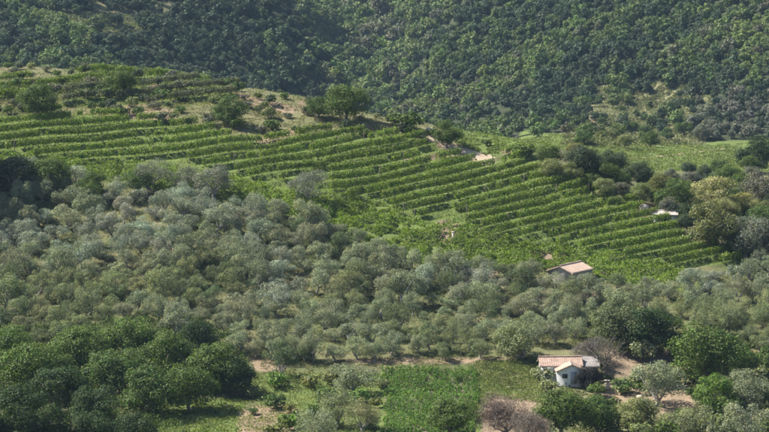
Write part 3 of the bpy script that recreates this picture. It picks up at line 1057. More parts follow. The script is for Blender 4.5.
for n, (fn, cnt, sx, sy, wr, tints, txt, lms, cw, ch) in enumerate([
    (scrub_ok, 130, 10, 4.6, (7, 13), (T_DARK, T_GREY, T_GREY, T_BLUE, T_MID, T_OLIVEG), 'low scrub bush', LMF + [(230, 108, 'the round green tree'), (38, 96, 'the dark left scrub tree'), (122, 81, 'the dark scrub tree'), (447, 132, 'the sandy bank tree')], 12., 7.),
    (lambda x, y: at(VALLEY, x, y) > .5, 60, 16, 8.5, (15, 25), (T_DARK, T_DARK, T_MID, T_BLUE, T_OLIVEG, T_GREY), 'leafy valley tree', [(714, 192, 'the yellow blossom tree'), (672, 200, 'the pale low shed'), (612, 160, 'the bluish tree clump'), (745, 232, 'the large grey olive'), (769, 170, 'the right edge')], 22., 11.),
    (lambda x, y: at(LOW, x, y) > .5, 55, 15, 9, (11, 26), (T_MID, T_OLIVEG, T_OLIVEG, T_OLIVE, T_DARK), 'low bush', [(565, 366, 'the white gabled hut'), (706, 350, 'the big round dark tree'), (714, 390, 'the bright green tree'), (655, 378, 'the soil terrace olive'), (748, 418, 'the corner olive')], 20., 12.),
    (lambda x, y: at(LOWL, x, y) > .5, 16, 18, 11, (10, 22), (T_MID, T_BRIGHT, T_OLIVEG, (.15, .16, .06)), 'low bush', [(352, 376, 'the plot corner olive'), (318, 422, 'the bottom edge olive'), (270, 410, 'the bare soil strip')], 18., 10.),
]):
    pts = darts(fn, cnt, sx, sy, first=SINGLE_PTS)
    for (x, y) in pts:
        t = random.choice(tints)
        adj = {T_DARK: 'dark green', T_GREY: 'grey', T_BLUE: 'dark bluish', T_MID: 'green', T_OLIVEG: 'olive green', T_OLIVE: 'grey green', T_BRIGHT: 'bright green'}.get(t, 'yellowish')
        w = random.uniform(*wr)
        lab = f"{adj} {txt} {where(x, y, lms, cw, ch)}"
        if n == 1:
            plant('broad', 'broadleaf_tree', x, y, w, jit(t), lab, 'tree', 'trees in the valley behind the vines', hs=random.uniform(.8, 1.05))
        else:
            plant('shrub', 'bush', x, y, w, jit(t), lab, 'bush', ['bushes on the dry scrub slope', '', 'bushes round the hut', 'bushes left of the vegetable plot'][n], hs=random.uniform(.8, 1.2))

# ------------------------------------------------------------------ far wood
random.seed(3)
CLEAR = np.maximum(MK['strawf'], MK['grassf'])


def in_wood(x, y):
    lim = LIM[int(x) + 120]
    if y > lim:
        return False
    return wood_clear(x, y)


LIM = np.interp(np.arange(-120, 900), [-115, 0, 150, 250, 330, 380, 430, 520, 560, 600, 640, 769, 885], [80, 78, 86, 108, 122, 132, 136, 138, 138, 142, 146, 145, 145])


def wood_clear(x, y):
    return max(at(CLEAR, x, y), at(CLEAR, x, y - 7)) < .45 or random.random() < .012


fw = darts(in_wood, 3800, 7.8, 4.3, xr=(-110, 880), yr=(-44, 140), tries=260000)
q0 = P([p[0] for p in fw], [p[1] for p in fw], 560.0, 1700.0)
order = np.argsort(q0[:, 1])
vis = [i for i in order if -4 < fw[i][0] < 773 and fw[i][1] > -3]
indiv = set(vis[:290])
print('wood', len(fw), 'visible', len(vis))
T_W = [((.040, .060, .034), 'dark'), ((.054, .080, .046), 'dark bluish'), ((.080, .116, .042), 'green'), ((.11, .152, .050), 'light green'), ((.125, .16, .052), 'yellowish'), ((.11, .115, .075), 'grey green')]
stv, stf, stt, off = [], [], [], 0
protoV = []
for cm, tmh in PR['wood']:
    co = np.empty(len(cm.vertices) * 3)
    cm.vertices.foreach_get('co', co)
    tco = np.empty(len(tmh.vertices) * 3)
    protoV.append(co.reshape(-1, 3))
for i, (x, y) in enumerate(fw):
    X, Y, Z = q0[i]
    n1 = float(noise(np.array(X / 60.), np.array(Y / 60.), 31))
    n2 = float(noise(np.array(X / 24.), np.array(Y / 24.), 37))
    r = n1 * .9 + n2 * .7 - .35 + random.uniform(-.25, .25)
    if x < 260:  # left slope's bluish shade put into darker crown tints
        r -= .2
    elif Y > 1110:  # sunlit far fold: its light put into paler crown tints
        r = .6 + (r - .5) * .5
    elif x > 400:  # right slope's sunlight put into lighter crown tints
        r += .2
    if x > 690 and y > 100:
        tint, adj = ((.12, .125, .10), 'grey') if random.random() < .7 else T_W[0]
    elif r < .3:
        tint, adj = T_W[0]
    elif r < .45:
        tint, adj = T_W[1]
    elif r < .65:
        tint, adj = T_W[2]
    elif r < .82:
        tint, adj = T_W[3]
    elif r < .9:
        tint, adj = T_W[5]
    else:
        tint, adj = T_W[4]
    tint = jit(tint, .16)
    v = random.randrange(len(PR['wood']))
    sc = (1.25 if Y > 1110 else 1.0) * random.choice([.7, .85, .95, 1.0, 1.1, 1.25, 1.5]) * random.uniform(.9, 1.1) * .86 * Y / 1050.
    rz = random.uniform(0, 6.28)
    zs = sc * random.uniform(.85, 1.15)
    if i in indiv:
        e = bpy.data.objects.new('woodland_tree', None)
        COL.objects.link(e)
        e.location = (X, Y, Z)
        e.rotation_euler = (0, 0, rz)
        e.scale = (sc, sc, zs)
        cm, tmh = PR['wood'][v]
        add('trunk', tmh, e)
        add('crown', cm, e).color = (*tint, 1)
        tag(e, f"{adj} woodland tree {where(x, y, LMF, 14., 8.)}", 'tree', 'nearest trees of the far wood')
    else:
        co = protoV[v]
        c, s = math.cos(rz), math.sin(rz)
        sel = co.reshape(-1, 3, 3)
        step = 1 if -10 < x < 780 and y > -6 else 4
        sel = sel[::step].reshape(-1, 3)
        w = np.stack([X + sc * (sel[:, 0] * c - sel[:, 1] * s), Y + sc * (sel[:, 0] * s + sel[:, 1] * c), Z + zs * sel[:, 2]], 1)
        stv.append(w)
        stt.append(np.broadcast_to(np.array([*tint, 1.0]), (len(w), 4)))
        off += len(w)
# the wood goes on through the dip behind the crest and down the valley
for _ in range(2000):
    Y = random.uniform(512, 1000)
    px = random.uniform(-190, 960)
    if px > 500 and Y < 860:
        continue
    X = (px - 384.5) / F * Y
    Z = float(base_h(X, Y))
    qx, qy = proj(X, Y, Z)
    crest = float(LIM[int(min(890, max(-119, qx))) + 120])
    if qy < crest - 3:                    # slopes in view are planted above
        continue
    tint = jit(T_W[random.choice([0, 1, 2, 2, 3])][0], .16)
    co = protoV[random.randrange(len(protoV))].reshape(-1, 3, 3)[::4].reshape(-1, 3)
    sc = random.uniform(.7, 1.0) * min(1.0, .55 + (Y - 510) / 300)
    co = co * 1.0
    w = np.stack([X + sc * co[:, 0] * 1.1, Y + sc * co[:, 1] * 1.1, Z + sc * co[:, 2]], 1)
    stv.append(w)
    stt.append(np.broadcast_to(np.array([*tint, 1.0]), (len(w), 4)))
sv = np.concatenate(stv)
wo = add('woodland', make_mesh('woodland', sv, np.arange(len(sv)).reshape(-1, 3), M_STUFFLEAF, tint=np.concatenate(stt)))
tag(wo, 'mixed wood covering the far slopes up to the top edge', 'woodland', kind='stuff')

# ------------------------------------------------------------------ vineyard rows
random.seed(17)
post_me = make_mesh('post', *join([box(-.035, .035, -.035, .035, -.3, 1.5)]), M_WOOD)
NB = [-1]
n_rows = 0
ORD = ['first', 'second', 'third', 'fourth', 'fifth', 'sixth', 'seventh', 'eighth', 'ninth', 'tenth', 'eleventh', 'twelfth', 'thirteenth', 'fourteenth', 'fifteenth', 'sixteenth',
       'seventeenth', 'eighteenth', 'nineteenth', 'twentieth', 'twenty-first', 'twenty-second', 'twenty-third', 'twenty-fourth', 'twenty-fifth', 'twenty-sixth', 'twenty-seventh', 'twenty-eighth', 'twenty-ninth', 'thirtieth'] + ['lower'] * 12
AVOID = [(458, 149, 30, 6), (484, 158, 14, 5), (309, 188, 20, 14), (447, 224, 16, 12), (165, 170, 36, 8), (214, 178, 20, 8)]
rowno = 0
for k in range(-8, 36):
    c = C0 + (k + .93) * CSTEP
    xs_ = np.arange(-20, 760, 1.0)
    ys_ = c - S(xs_) + (noise(xs_ / 45., np.full(len(xs_), k * .37), 91) - .5) * 3.0 + (noise(xs_ / 16., np.full(len(xs_), k * 1.9), 92) - .5) * .8
    ins = samp(M_VINE_RAW, xs_, ys_) > .5
    for ax, ay, aw, ah in AVOID:
        ins &= ~((abs(xs_ - ax) < aw) & (abs(ys_ - ay) < ah))
    # breaks in the row
    x = -20 + random.uniform(60, 160)
    while x < 760:
        g = random.uniform(2, 5)
        ins &= ~((xs_ > x) & (xs_ < x + g))
        x += random.uniform(90, 190)
    segs = []
    st = None
    for i in range(len(xs_) + 1):
        on = i < len(xs_) and ins[i]
        if on and st is None:
            st = i
        if not on and st is not None:
            if i - st > 14:
                segs.append((st, i))
            st = None
    if not segs:
        continue
    for si, (a, b) in enumerate(segs):
        pts = P(xs_[a:b], ys_[a:b], 400., 500.)
        # smooth the line
        for ax in (0, 1):
            pts[:, ax] = np.convolve(np.pad(pts[:, ax], 4, mode='edge'), np.ones(9) / 9, 'valid')
        seg = np.linalg.norm(np.diff(pts[:, :2], axis=0), axis=1)
        L = np.concatenate([[0], np.cumsum(seg)])
        length = L[-1]
        if length < 1.5:
            continue
        n_rows += 1
        nl = int(length * 200)
        tt = rng.uniform(0, length, nl)
        cx = np.interp(tt, L, pts[:, 0])
        cy = np.interp(tt, L, pts[:, 1])
        i2 = np.clip(np.searchsorted(L, tt) - 1, 0, len(pts) - 2)
        tx = pts[i2 + 1, 0] - pts[i2, 0]
        ty = pts[i2 + 1, 1] - pts[i2, 1]
        ll = np.hypot(tx, ty) + 1e-6
        nxp, nyp = ty / ll, -tx / ll
        vig = .68 + .5 * noise(tt * .35, np.full(nl, k * 3.7 + si), 41)      # vigour along the row
        keep = vig + .45 * noise(tt * 1.5, np.full(nl, k * 1.3), 43) > .93 + .25 * (noise(tt * .12, np.full(nl, k * 5.1 + si), 44) - .45)
        if keep.sum() < 60:
            continue
        ang = rng.uniform(-.25, math.pi + .25, nl)
        rad = np.sqrt(rng.uniform(.45, 1.0, nl))
        hw, hh = .5 * vig, .55 * vig
        lat = np.cos(ang) * rad * hw
        zz = .62 + np.sin(ang) * rad * hh * 1.25 + .12 * rng.normal(size=nl) - .25 * (rng.random(nl) < .25)
        px_ = cx + nxp * lat
        py_ = cy + nyp * lat
        gz = ground(cx, cy)
        cc = np.stack([px_, py_, gz + np.maximum(zz, .12)], 1)[keep]
        nn = np.stack([nxp * np.cos(ang), nyp * np.cos(ang), np.sin(ang) + .3], 1)[keep] + rng.normal(size=(keep.sum(), 3)) * .6
        o0 = pts[len(pts) // 2].copy()
        o0[2] = float(ground(o0[0], o0[1]))
        v, f = quads(cc - o0, nn, .2 * rng.uniform(.7, 1.3, len(cc)), .85)
        root = bpy.data.objects.new('vine_row', None)
        COL.objects.link(root)
        root.location = o0
        fo = add('foliage', make_mesh('vine_foliage', v, f, M_VINELEAF), root)
        lum = random.uniform(.85, 1.15)
        mid_ = (a + b) // 2
        greyrow = samp(M_GREYROWS, xs_[mid_], ys_[mid_]) > .5
        fo.color = (.128 * lum, .18 * lum, .034 * lum, 1) if not greyrow else (.11 * lum, .12 * lum, .075 * lum, 1)
        for tp in np.arange(.4, length, 4.6):
            bx_, by_ = np.interp(tp, L, pts[:, 0]), np.interp(tp, L, pts[:, 1])
            add('post', post_me, root, (bx_ - o0[0], by_ - o0[1], float(ground(bx_, by_)) - o0[2]), random.uniform(0, 1.5))
        mx_ = (xs_[a] + xs_[b - 1]) / 2
        side = 'far left' if mx_ < 110 else 'left' if mx_ < 230 else 'left centre' if mx_ < 340 else 'centre' if mx_ < 450 else 'right centre' if mx_ < 560 else 'right'
        lab = f"{ORD[rowno]} vine row down the terraced slope, {ORD[si]} stretch from the left, {side}"
        tag(root, lab, 'vine row', 'vine rows of the terraced vineyard')
    rowno += 1
print('rows', n_rows, 'lines', rowno)

# ------------------------------------------------------------------ leafy ground cover
def scatter(name, label, poly, n, hmax, size, tint, t1=520., t0=320., clump=6.0, cat='undergrowth', spread=.25, thr=.35, aspect=.7, upn=.4):
    msk = poly_mask(poly, 0) if not isinstance(poly, np.ndarray) else poly
    yy, xx = np.nonzero(msk > .5)
    if len(xx) == 0:
        return
    pick = rng.integers(len(xx), size=n)
    px, py = xx[pick] - OX + rng.random(n), yy[pick] - OY + rng.random(n)
    # sample ground at coarse seeds, then spread
    m = max(60, n // 12)
    q = P(px[:m], py[:m], t0, t1)
    s = rng.integers(m, size=n)
    X = q[s, 0] + rng.normal(size=n) * .55
    Y = q[s, 1] + rng.normal(size=n) * 1.1
    hN = noise(X / clump * 4, Y / clump * 4, 51) * .6 + noise(X / clump * 9, Y / clump * 9, 52) * .4
    kp = hN > thr
    X, Y, hN = X[kp], Y[kp], hN[kp]
    qx, qy = proj(X, Y, base_h(X, Y))
    ok = samp(msk, qx, qy) > .3
    X, Y, hN = X[ok], Y[ok], hN[ok]
    Z = ground(X, Y) + hmax * np.clip((hN - thr) / .4, 0, 1) * rng.uniform(.5, 1.0, len(X)) + .03
    v, f = quads(np.stack([X, Y, Z], 1), rng.normal(size=(len(X), 3)) * .6 + np.array([0, 0, upn]), size * rng.uniform(.6, 1.4, len(X)), aspect)
    tn = np.array(tint)[None, :] * (1 + spread * (noise(X / 5, Y / 5, 53) - .5)[:, None] * 2)
    tn = np.concatenate([tn, np.ones((len(X), 1))], 1)
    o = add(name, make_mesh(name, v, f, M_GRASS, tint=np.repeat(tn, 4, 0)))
    tag(o, label, cat, kind='stuff')
    return o


scatter('undergrowth', 'bright green leafy undergrowth along the lower edge of the vineyard', LUSH, 90000, 1.2, .24, (.13, .185, .034), clump=7, thr=.3)
scatter('vineyard_grass', 'grass growing between the vine rows', M_VINE_RAW, 70000, .14, .15, (.135, .175, .042), cat='grass', clump=5, thr=.25)
scatter('meadow_grass', 'grass patch below the lower left thicket', [(150, 398), (245, 400), (242, 438), (140, 438)], 9000, .35, .2, (.12, .155, .04), cat='grass')
scatter('lawn_grass', 'grass beside the white hut', [(475, 362), (545, 358), (548, 404), (492, 398), (474, 438)], 20000, .3, .17, (.125, .15, .05), cat='grass', thr=.2)
scatter('crest_grass', 'grassy bank on the crest above the sandy track', [(430, 116), (520, 128), (560, 150), (510, 150), (490, 158), (450, 140)], 9000, .4, .24, (.105, .14, .038), cat='grass')
scatter('dry_grass', 'dry tufted grass on the scrub slope above the vines', [(-60, 62), (60, 60), (180, 64), (260, 74), (320, 95), (430, 124), (430, 140), (330, 132), (262, 144), (200, 126), (110, 116), (-60, 118)], 60000, .35, .18, (.14, .145, .06), cat='grass', thr=.32)
scatter('weeds', 'light green weeds and low growth left of the vegetable plot', [(245, 372), (384, 374), (374, 438), (242, 438)], 16000, .35, .18, (.13, .15, .05), cat='weeds', thr=.25)
scatter('rough_grass', 'rough grass and weeds around the hut terraces', poly_mask([(545, 380), (769, 350), (769, 438), (560, 438)], 0) * (MK['soil'] < .3), 26000, .5, .22, (.13, .14, .06), cat='grass', thr=.42)
scatter('grove_grass', 'patchy grass under the olive trees', GROVE + [(769, 352), (560, 352), (380, 358)][:0], 80000, .35, .19, (.115, .13, .05), cat='grass', thr=.36)
scatter('hut_grass', 'dry grass behind the white hut', [(505, 325), (620, 320), (700, 335), (690, 350), (600, 350), (540, 350)], 16000, .35, .18, (.13, .135, .06), cat='grass', thr=.3)
scatter('far_meadow_grass', 'pale green meadow behind the vineyard', GRASS_FAR[0], 40000, .3, .28, (.12, .15, .042), t0=500, t1=800, cat='grass', thr=.2)

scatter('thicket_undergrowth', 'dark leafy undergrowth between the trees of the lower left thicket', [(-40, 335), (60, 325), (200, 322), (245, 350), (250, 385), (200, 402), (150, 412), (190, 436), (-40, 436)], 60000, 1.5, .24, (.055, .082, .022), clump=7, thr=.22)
scatter('strip_weeds', 'sparse weeds on the bare strip above the vegetable plot', [(250, 354), (545, 352), (545, 376), (484, 370), (250, 374)], 9000, .3, .17, (.13, .135, .06), cat='weeds', thr=.46)
# vegetable plot: a draped soil sheet with leafy crop rows
PLOT = [(382, 376), (478, 374), (474, 440), (384, 440)]


def drape(name, pts_px, width_or_poly, mat, lift=.06, t0=300., t1=2000.):
    pass


pm = poly_mask(PLOT, 0)
n = 26
gx = np.linspace(0, 1, n)
top = np.stack([384 + gx * 92, np.full(n, 370.)], 1)
bot = np.stack([386 + gx * 86, np.full(n, 440.)], 1)
gp = np.array([top * (1 - s) + bot * s for s in np.linspace(0, 1, 40)]).reshape(-1, 2)
gq = P(gp[:, 0], gp[:, 1])
gq[:, 2] = ground(gq[:, 0], gq[:, 1]) + .08
ii = np.arange(40 * n).reshape(40, n)
pf = np.stack([ii[:-1, :-1], ii[1:, :-1], ii[1:, 1:], ii[:-1, 1:]], -1).reshape(-1, 4)
tag(add('vegetable_plot', make_mesh('vegetable_plot', gq, pf, M_PLOT, smooth=True)), 'cultivated plot of brown soil under leafy crops', kind='structure')
nL = 52000
s_, r_ = rng.random(nL), rng.random(nL)
s_ = (np.floor(s_ * 22) + .5 + rng.normal(size=nL) * .24) / 22
bx = (382 + s_ * 96) * (1 - r_) + (384 + s_ * 90) * r_
by = 370 + r_ * 70
bx = bx + (noise(r_ * 11, np.floor(s_ * 2), 63) - .5) * 9
by = by + (noise(s_ * 13, np.zeros(nL), 64) - .5) * 5
k0 = P(bx[:4000], by[:4000])
sel = rng.integers(4000, size=nL)
X = k0[sel, 0] + rng.normal(size=nL) * .06
Y = k0[sel, 1] + rng.normal(size=nL) * .3
hN = noise(X * .9, Y * .5, 61)
Z = ground(X, Y) + .1 + rng.uniform(0, .55, nL) * (.4 + .9 * hN)
v, f = quads(np.stack([X, Y, Z], 1), rng.normal(size=(nL, 3)) * .5 + np.array([0, 0, .5]), .17 * rng.uniform(.7, 1.4, nL), .75)
tn = np.array([.085, .145, .032])[None, :] * (.8 + .45 * noise(X / 2.5, Y / 2.5, 62))[:, None]
tag(add('crop_plants', make_mesh('crop_plants', v, f, M_GRASS, tint=np.repeat(np.concatenate([tn, np.ones((nL, 1))], 1), 4, 0))), 'dense green crops filling the vegetable plot', 'crops', kind='stuff')


def ribbon(name, line, half, mat, label, t0=300., t1=2000., lift=.05):
    line = np.array(line, float)
    d = np.concatenate([[0], np.cumsum(np.hypot(*np.diff(line, axis=0).T))])
    s = np.linspace(0, d[-1], max(12, int(d[-1] / 2)))
    px, py = np.interp(s, d, line[:, 0]), np.interp(s, d, line[:, 1])
    q = P(px, py, t0, t1)
    t = np.gradient(q[:, :2], axis=0)
    t /= np.linalg.norm(t, axis=1, keepdims=True) + 1e-9
    nn = np.stack([-t[:, 1], t[:, 0]], 1)
    m = 7
    rows = []
    for j, w in enumerate(np.linspace(-1, 1, m)):
        jw = w * half * (1 + .35 * (noise(s * .13, np.full(len(s), j * 1.0 if abs(w) == 1 else 0), 71) - .5) * 2)
        xy = q[:, :2] + nn * jw[:, None]
        rows.append(np.concatenate([xy, (ground(xy[:, 0], xy[:, 1]) + lift - .09 * abs(w) ** 4)[:, None]], 1))
    v = np.stack(rows, 1).reshape(-1, 3)
    ii = np.arange(len(s) * m).reshape(len(s), m)
    f = np.stack([ii[:-1, :-1], ii[:-1, 1:], ii[1:, 1:], ii[1:, :-1]], -1).reshape(-1, 4)
    return tag(add(name, make_mesh(name, v, f, mat, smooth=True)), label, kind='structure')


ribbon('dirt_track', [(428, 134), (440, 143), (458, 150), (474, 154), (490, 160)], 1.5, M_SAND, 'sandy track cut into the crest of the vineyard')
ribbon('meadow_path', [(628, 159), (660, 156.5), (690, 153), (724, 149)], .5, M_SOIL, 'pale path across the far meadow', 500., 800., lift=.08)
scatter('clearing_scrub', 'dry scrubby growth on the far clearing', STRAW_FAR[0], 40000, .9, .42, (.11, .122, .056), t0=600, t1=1300, cat='scrub', thr=.34)
scatter('clearing_grass', 'grassy open patch on the far left slope', STRAW_FAR[2], 9000, .5, .45, (.115, .135, .06), t0=600, t1=1300, cat='grass', thr=.25)

# ------------------------------------------------------------------ buildings
def rect_roof(w, run, rise, z0, y0, sgn, over=.15, nrib=None, thick=.09):
    """a pitched roof plane of barrel-tile ribs: from the eaves at y0 up to y0+run, z0 up to z0+rise"""
    nrib = nrib or int(w / .24)
    m = nrib * 6 + 1
    xs = np.linspace(-w / 2 - over, w / 2 + over, m)
    prof_ = .022 * np.abs(np.sin(np.linspace(0, nrib * math.pi, m)))
    st = 9
    v, f = [], []
    for side in (0, 1):
        for j in range(st + 1):
            t = -over / max(run, .1) + (1 + over / max(run, .1)) * j / st
            z = z0 + rise * t + (prof_ + .02 * (j % 2) if side == 0 else -thick)
            v.append(np.stack([xs, np.full(m, y0 + sgn * run * t), np.broadcast_to(z, (m,))], 1))
    ii = np.arange(2 * (st + 1) * m).reshape(2, st + 1, m)
    f.append(np.stack([ii[0, :-1, :-1], ii[0, :-1, 1:], ii[0, 1:, 1:], ii[0, 1:, :-1]], -1).reshape(-1, 4))
    f.append(np.stack([ii[1, :-1, :-1], ii[1, 1:, :-1], ii[1, 1:, 1:], ii[1, :-1, 1:]], -1).reshape(-1, 4))
    for a, b in ((ii[0, 0], ii[1, 0]), (ii[0, -1], ii[1, -1]), (ii[0, :, 0], ii[1, :, 0]), (ii[0, :, -1], ii[1, :, -1])):
        f.append(np.stack([a[:-1], b[:-1], b[1:], a[1:]], -1))
    return np.concatenate(v), np.concatenate(f)


def gable_block(w, dpt, hw, rise, mat):
    """walls with gables at x = +-w/2, ridge along x"""
    v = np.array([(-w/2, -dpt/2, -1), (w/2, -dpt/2, -1), (w/2, dpt/2, -1), (-w/2, dpt/2, -1),
                  (-w/2, -dpt/2, hw), (w/2, -dpt/2, hw), (w/2, dpt/2, hw), (-w/2, dpt/2, hw), (-w/2, 0, hw + rise), (w/2, 0, hw + rise)], float)
    return make_mesh('wall', v, [np.array([(0, 1, 5, 4), (2, 3, 7, 6)]), np.array([(1, 2, 6, 9, 5), (3, 0, 4, 8, 7)])], mat)


def house(name, label, px, py, w, dpt, hw, rise, rz, wallm, roofm, cat='hut', t0=300.):
    q = P(px, py, t0)[0]
    e = bpy.data.objects.new(name, None)
    COL.objects.link(e)
    e.location = q
    e.rotation_euler = (0, 0, rz)
    tag(e, label, cat)
    add('wall', gable_block(w, dpt, hw, rise - .03, wallm), e)
    for sg in (1, -1):
        v, f = rect_roof(w, dpt / 2, rise, hw + .1, -sg * dpt / 2, sg, over=.25)
        add('roof', make_mesh('roof', v, f, roofm), e)
    rv, rf = tube([(-w / 2 - .27, 0, hw + rise + .12), (w / 2 + .27, 0, hw + rise + .12)], [.13, .13], 8)
    add('ridge_cap', make_mesh('ridge_cap', rv, rf, roofm, smooth=True), e)
    return e


def bx_mesh(name, mat, *b):
    return make_mesh(name, *box(*b), mat)


# the white gabled hut
hut = house('hut', 'small white gabled hut with clay tile roof and grey lean-to', 560, 377, 5.0, 3.2, 1.75, .75, R(3), M_PLASTER, M_TILE, 'hut')
# the gabled front wing, ridge running towards the camera
ww, wd, wh, wr_ = 3.6, 2.0, 1.45, .8
wv = np.array([(-ww/2, -wd, -1), (ww/2, -wd, -1), (ww/2, 0, -1), (-ww/2, 0, -1), (-ww/2, -wd, wh), (ww/2, -wd, wh), (ww/2, 0, wh), (-ww/2, 0, wh), (0, -wd, wh + wr_), (0, 0, wh + wr_)], float)
wing = add('front_wing', make_mesh('front_wing', wv, [np.array([(1, 2, 6, 5), (3, 0, 4, 7)]), np.array([(0, 1, 5, 8, 4)])], M_PLASTER), hut, (1.05, -1.55, 0))
for sg in (1, -1):
    v, f = rect_roof(wd, ww / 2, wr_, wh + .07, -ww / 2, 1, over=.2)
    v = np.stack([v[:, 1] * sg, v[:, 0] - wd / 2 - .05, v[:, 2]], 1)
    add('wing_roof', make_mesh('wing_roof', v, f if sg < 0 else f[:, ::-1], M_TILE), wing)
dr = add('door', bx_mesh('door', M_DOOR, -.38, .38, -wd - .05, -wd + .02, -.2, 1.35), wing, (.25, 0, 0))
add('handle', bx_mesh('handle', M_DARK, .24, .30, -wd - .09, -wd - .05, .55, .68), dr)
wn = add('window', bx_mesh('window_frame', M_WOOD, -.33, .33, -wd - .05, -wd + .02, .55, 1.1), wing, (-.85, 0, 0))
add('pane', bx_mesh('pane', M_GLASS, -.25, .25, -wd - .06, -wd - .051, .62, 1.03), wn)
# lean-to
lw = add('lean_to_wall', bx_mesh('lean_to_wall', M_STONE, 2.52, 4.6, -1.4, 1.4, -1, 1.55), hut)
v, f = rect_roof(2.3, 3.0, .75, 1.62, -1.55, 1, over=.1, nrib=12)
add('lean_to_roof', make_mesh('lean_to_roof', v + np.array([3.62, 0, 0]), f, M_FIBRE), hut)

# the tiled roof in the grove
h2 = house('farmhouse', 'low farm building showing its pale clay tile roof above the olives', 570, 280, 4.8, 4.0, 1.45, .75, R(52), M_STONE, M_TILE2, 'farm building')
add('window', bx_mesh('window', M_DARK, -.3, .3, -2.04, -1.96, .5, 1.0), h2)

# pale low shed under the trees by the lower field
h3 = house('field_shed', 'pale low shed under the green tree by the lower vines', 665, 220, 3.4, 2.4, 1.0, .35, R(-6), M_PLASTER, M_STONE, 'shed')
add('opening', bx_mesh('opening', M_DARK, -.9, .3, -1.24, -1.17, .05, .75), h3)


def boulder(seed, r=1.0, mat=None):
    g = np.random.default_rng(seed)
    th, ph = np.meshgrid(np.linspace(0, 2 * math.pi, 13)[:-1], np.linspace(0, math.pi, 8))
    d = np.stack([np.cos(th) * np.sin(ph), np.sin(th) * np.sin(ph), np.cos(ph)], -1)
    rad = r * (1 + .35 * (noise(d[..., 0] * 1.7 + seed, d[..., 1] * 1.7 + d[..., 2] * 1.3, 81) - .5) * 2)
    v = (d * rad[..., None] * np.array([1, .8, .7])).reshape(-1, 3)
    i = np.arange(8 * 12).reshape(8, 12)
    j = np.roll(i, -1, 1)
    return make_mesh('boulder', v, np.stack([i[:-1], i[1:], j[1:], j[:-1]], -1).reshape(-1, 4), mat)


BMS = [boulder(s, mat=M_SANDSTONE) for s in range(4)]
WMS = [boulder(s + 9, mat=M_STONE) for s in range(4)]
for px, py, r, lab in [(644, 212, 1.0, 'pale boulder at the top right corner of the vine rows'), (641, 214, .4, 'small pale stone in front of the pale boulder by the vines'),
                       (607, 389, .5, 'pale stone on the lower soil terrace nearest the hut'), (622, 392, .6, 'larger pale stone in the middle of the lower soil terrace'), (640, 398, .4, 'small pale stone at the right of the lower soil terrace'),
                       (297, 130, .5, 'sandy stone at the top of the curved vine rows'), (455, 243, .4, 'pale stone at the foot of the pale pillar'), (430, 132, .7, 'pale sandstone block at the left end of the sandy track'),
                       (508, 151, .6, 'pale sandstone block at the right end of the sandy track')]:
    q = P(px, py)[0]
    tag(add('boulder', BMS[random.randrange(4)], None, tuple(q + np.array([0, 0, r * .3])), random.uniform(0, 6), r), lab, 'stone', 'pale stones on the hillside')

# grey shed in the ravine behind the crest
q = P(376, 112)[0]
h4 = house('ravine_shed', 'tiny grey roofed shed on the crest at the ravine mouth', 376, 113.5, 2.6, 2.0, .9, .35, R(8), M_PALE, M_METAL, 'shed')
add('door', bx_mesh('door', M_DARK, .3, .85, -1.04, -.97, -.1, .8), h4)

# pale pillar at the lower vineyard edge
q = P(453, 244)[0]
pil = bpy.data.objects.new('stone_pillar', None)
COL.objects.link(pil)
pil.location = q
tag(pil, 'pale upright pillar at the lower edge of the vineyard', 'pillar')
add('shaft', bx_mesh('shaft', M_SANDSTONE, -.17, .17, -.17, .17, -.4, 1.7), pil)
add('cap', bx_mesh('cap', M_SANDSTONE, -.22, .22, -.22, .22, 1.7, 1.79), pil)

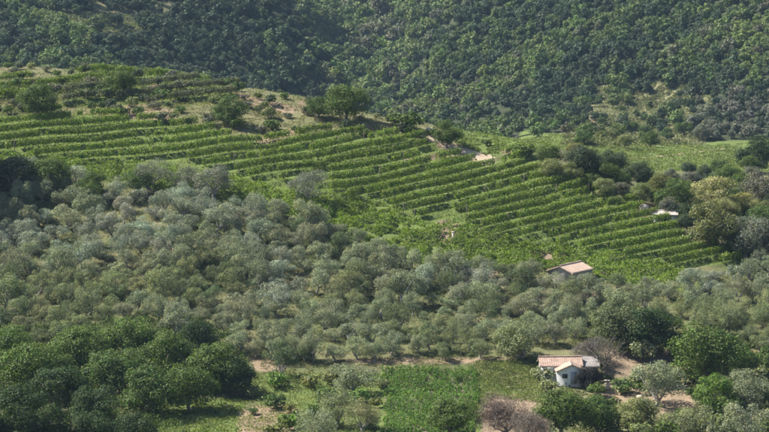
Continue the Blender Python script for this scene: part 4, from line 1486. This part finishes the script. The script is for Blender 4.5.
# dry stone retaining walls by the hut
def stone_wall(label, p0, p1, h, n=26, courses=3):
    qa, qb = P(*p0)[0], P(*p1)[0]
    root = bpy.data.objects.new('stone_wall', None)
    COL.objects.link(root)
    root.location = qa
    tag(root, label, 'wall')
    for cidx in range(courses):
        for i in range(n):
            t = (i + .5 + .5 * (cidx % 2)) / (n + .5)
            p = qa * (1 - t) + qb * t
            z = float(ground(p[0], p[1])) - .1 + h * (cidx + .5) / courses
            ln = np.linalg.norm(qb - qa) / n
            s = (ln * random.uniform(.42, .54), .24 * random.uniform(.9, 1.15), h / courses * .62)
            b = add('stone', WMS[random.randrange(4)], root, (p[0] - qa[0], p[1] - qa[1] + random.uniform(-.04, .04), z - qa[2]), math.atan2(qb[1] - qa[1], qb[0] - qa[0]))
            b.scale = s
    return root


stone_wall('dry stone wall below the upper soil terrace right of the hut', (604, 384), (690, 390), .7, 24)

# ------------------------------------------------------------------ labels shared by neighbours are told apart by their place
same = {}
for o in COL.objects:
    if o.parent is None and 'label' in o and 'category' in o:
        same.setdefault(o['label'], []).append(o)
for lab, os_ in same.items():
    if len(os_) > 1 and 'beyond' not in lab:
        os_.sort(key=lambda o: o.location.x / o.location.y)
        names = {2: ['left hand', 'right hand'], 3: ['left hand', 'middle', 'right hand']}.get(len(os_), [ORD[i] + ' from left' for i in range(len(os_))])
        for o, nm in zip(os_, names):
            o['label'] = nm + ' ' + lab
for o in COL.objects:
    if o.parent is None and 'label' in o:
        wds = o['label'].split()
        if len(wds) > 16:
            o['label'] = ' '.join(w for w in wds if w not in ('the', 'hand', 'and'))

# ------------------------------------------------------------------ haze
HZ = simple = None
hm, ht, ho = new_mat('haze_air')
pv = nd(ht, 'ShaderNodeVolumePrincipled')
pv.inputs['Color'].default_value = (.50, .72, 1.0, 1)
pv.inputs['Density'].default_value = .000042
pv.inputs['Anisotropy'].default_value = .2
ht.links.new(pv.outputs[0], ho.inputs['Volume'])
zmin, zmax = float(ZZ.min()) - 1.5, float(ZZ.max()) + 14
x_, y_ = float(np.abs(XX).max()) + 20, float(YY.max()) + 20
hz = add('haze', make_mesh('haze', *box(-x_, x_, -30, y_, zmin, max(zmax, CAMZ + 5)), hm))
tag(hz, 'thin bluish summer haze in the air', 'haze', kind='stuff')
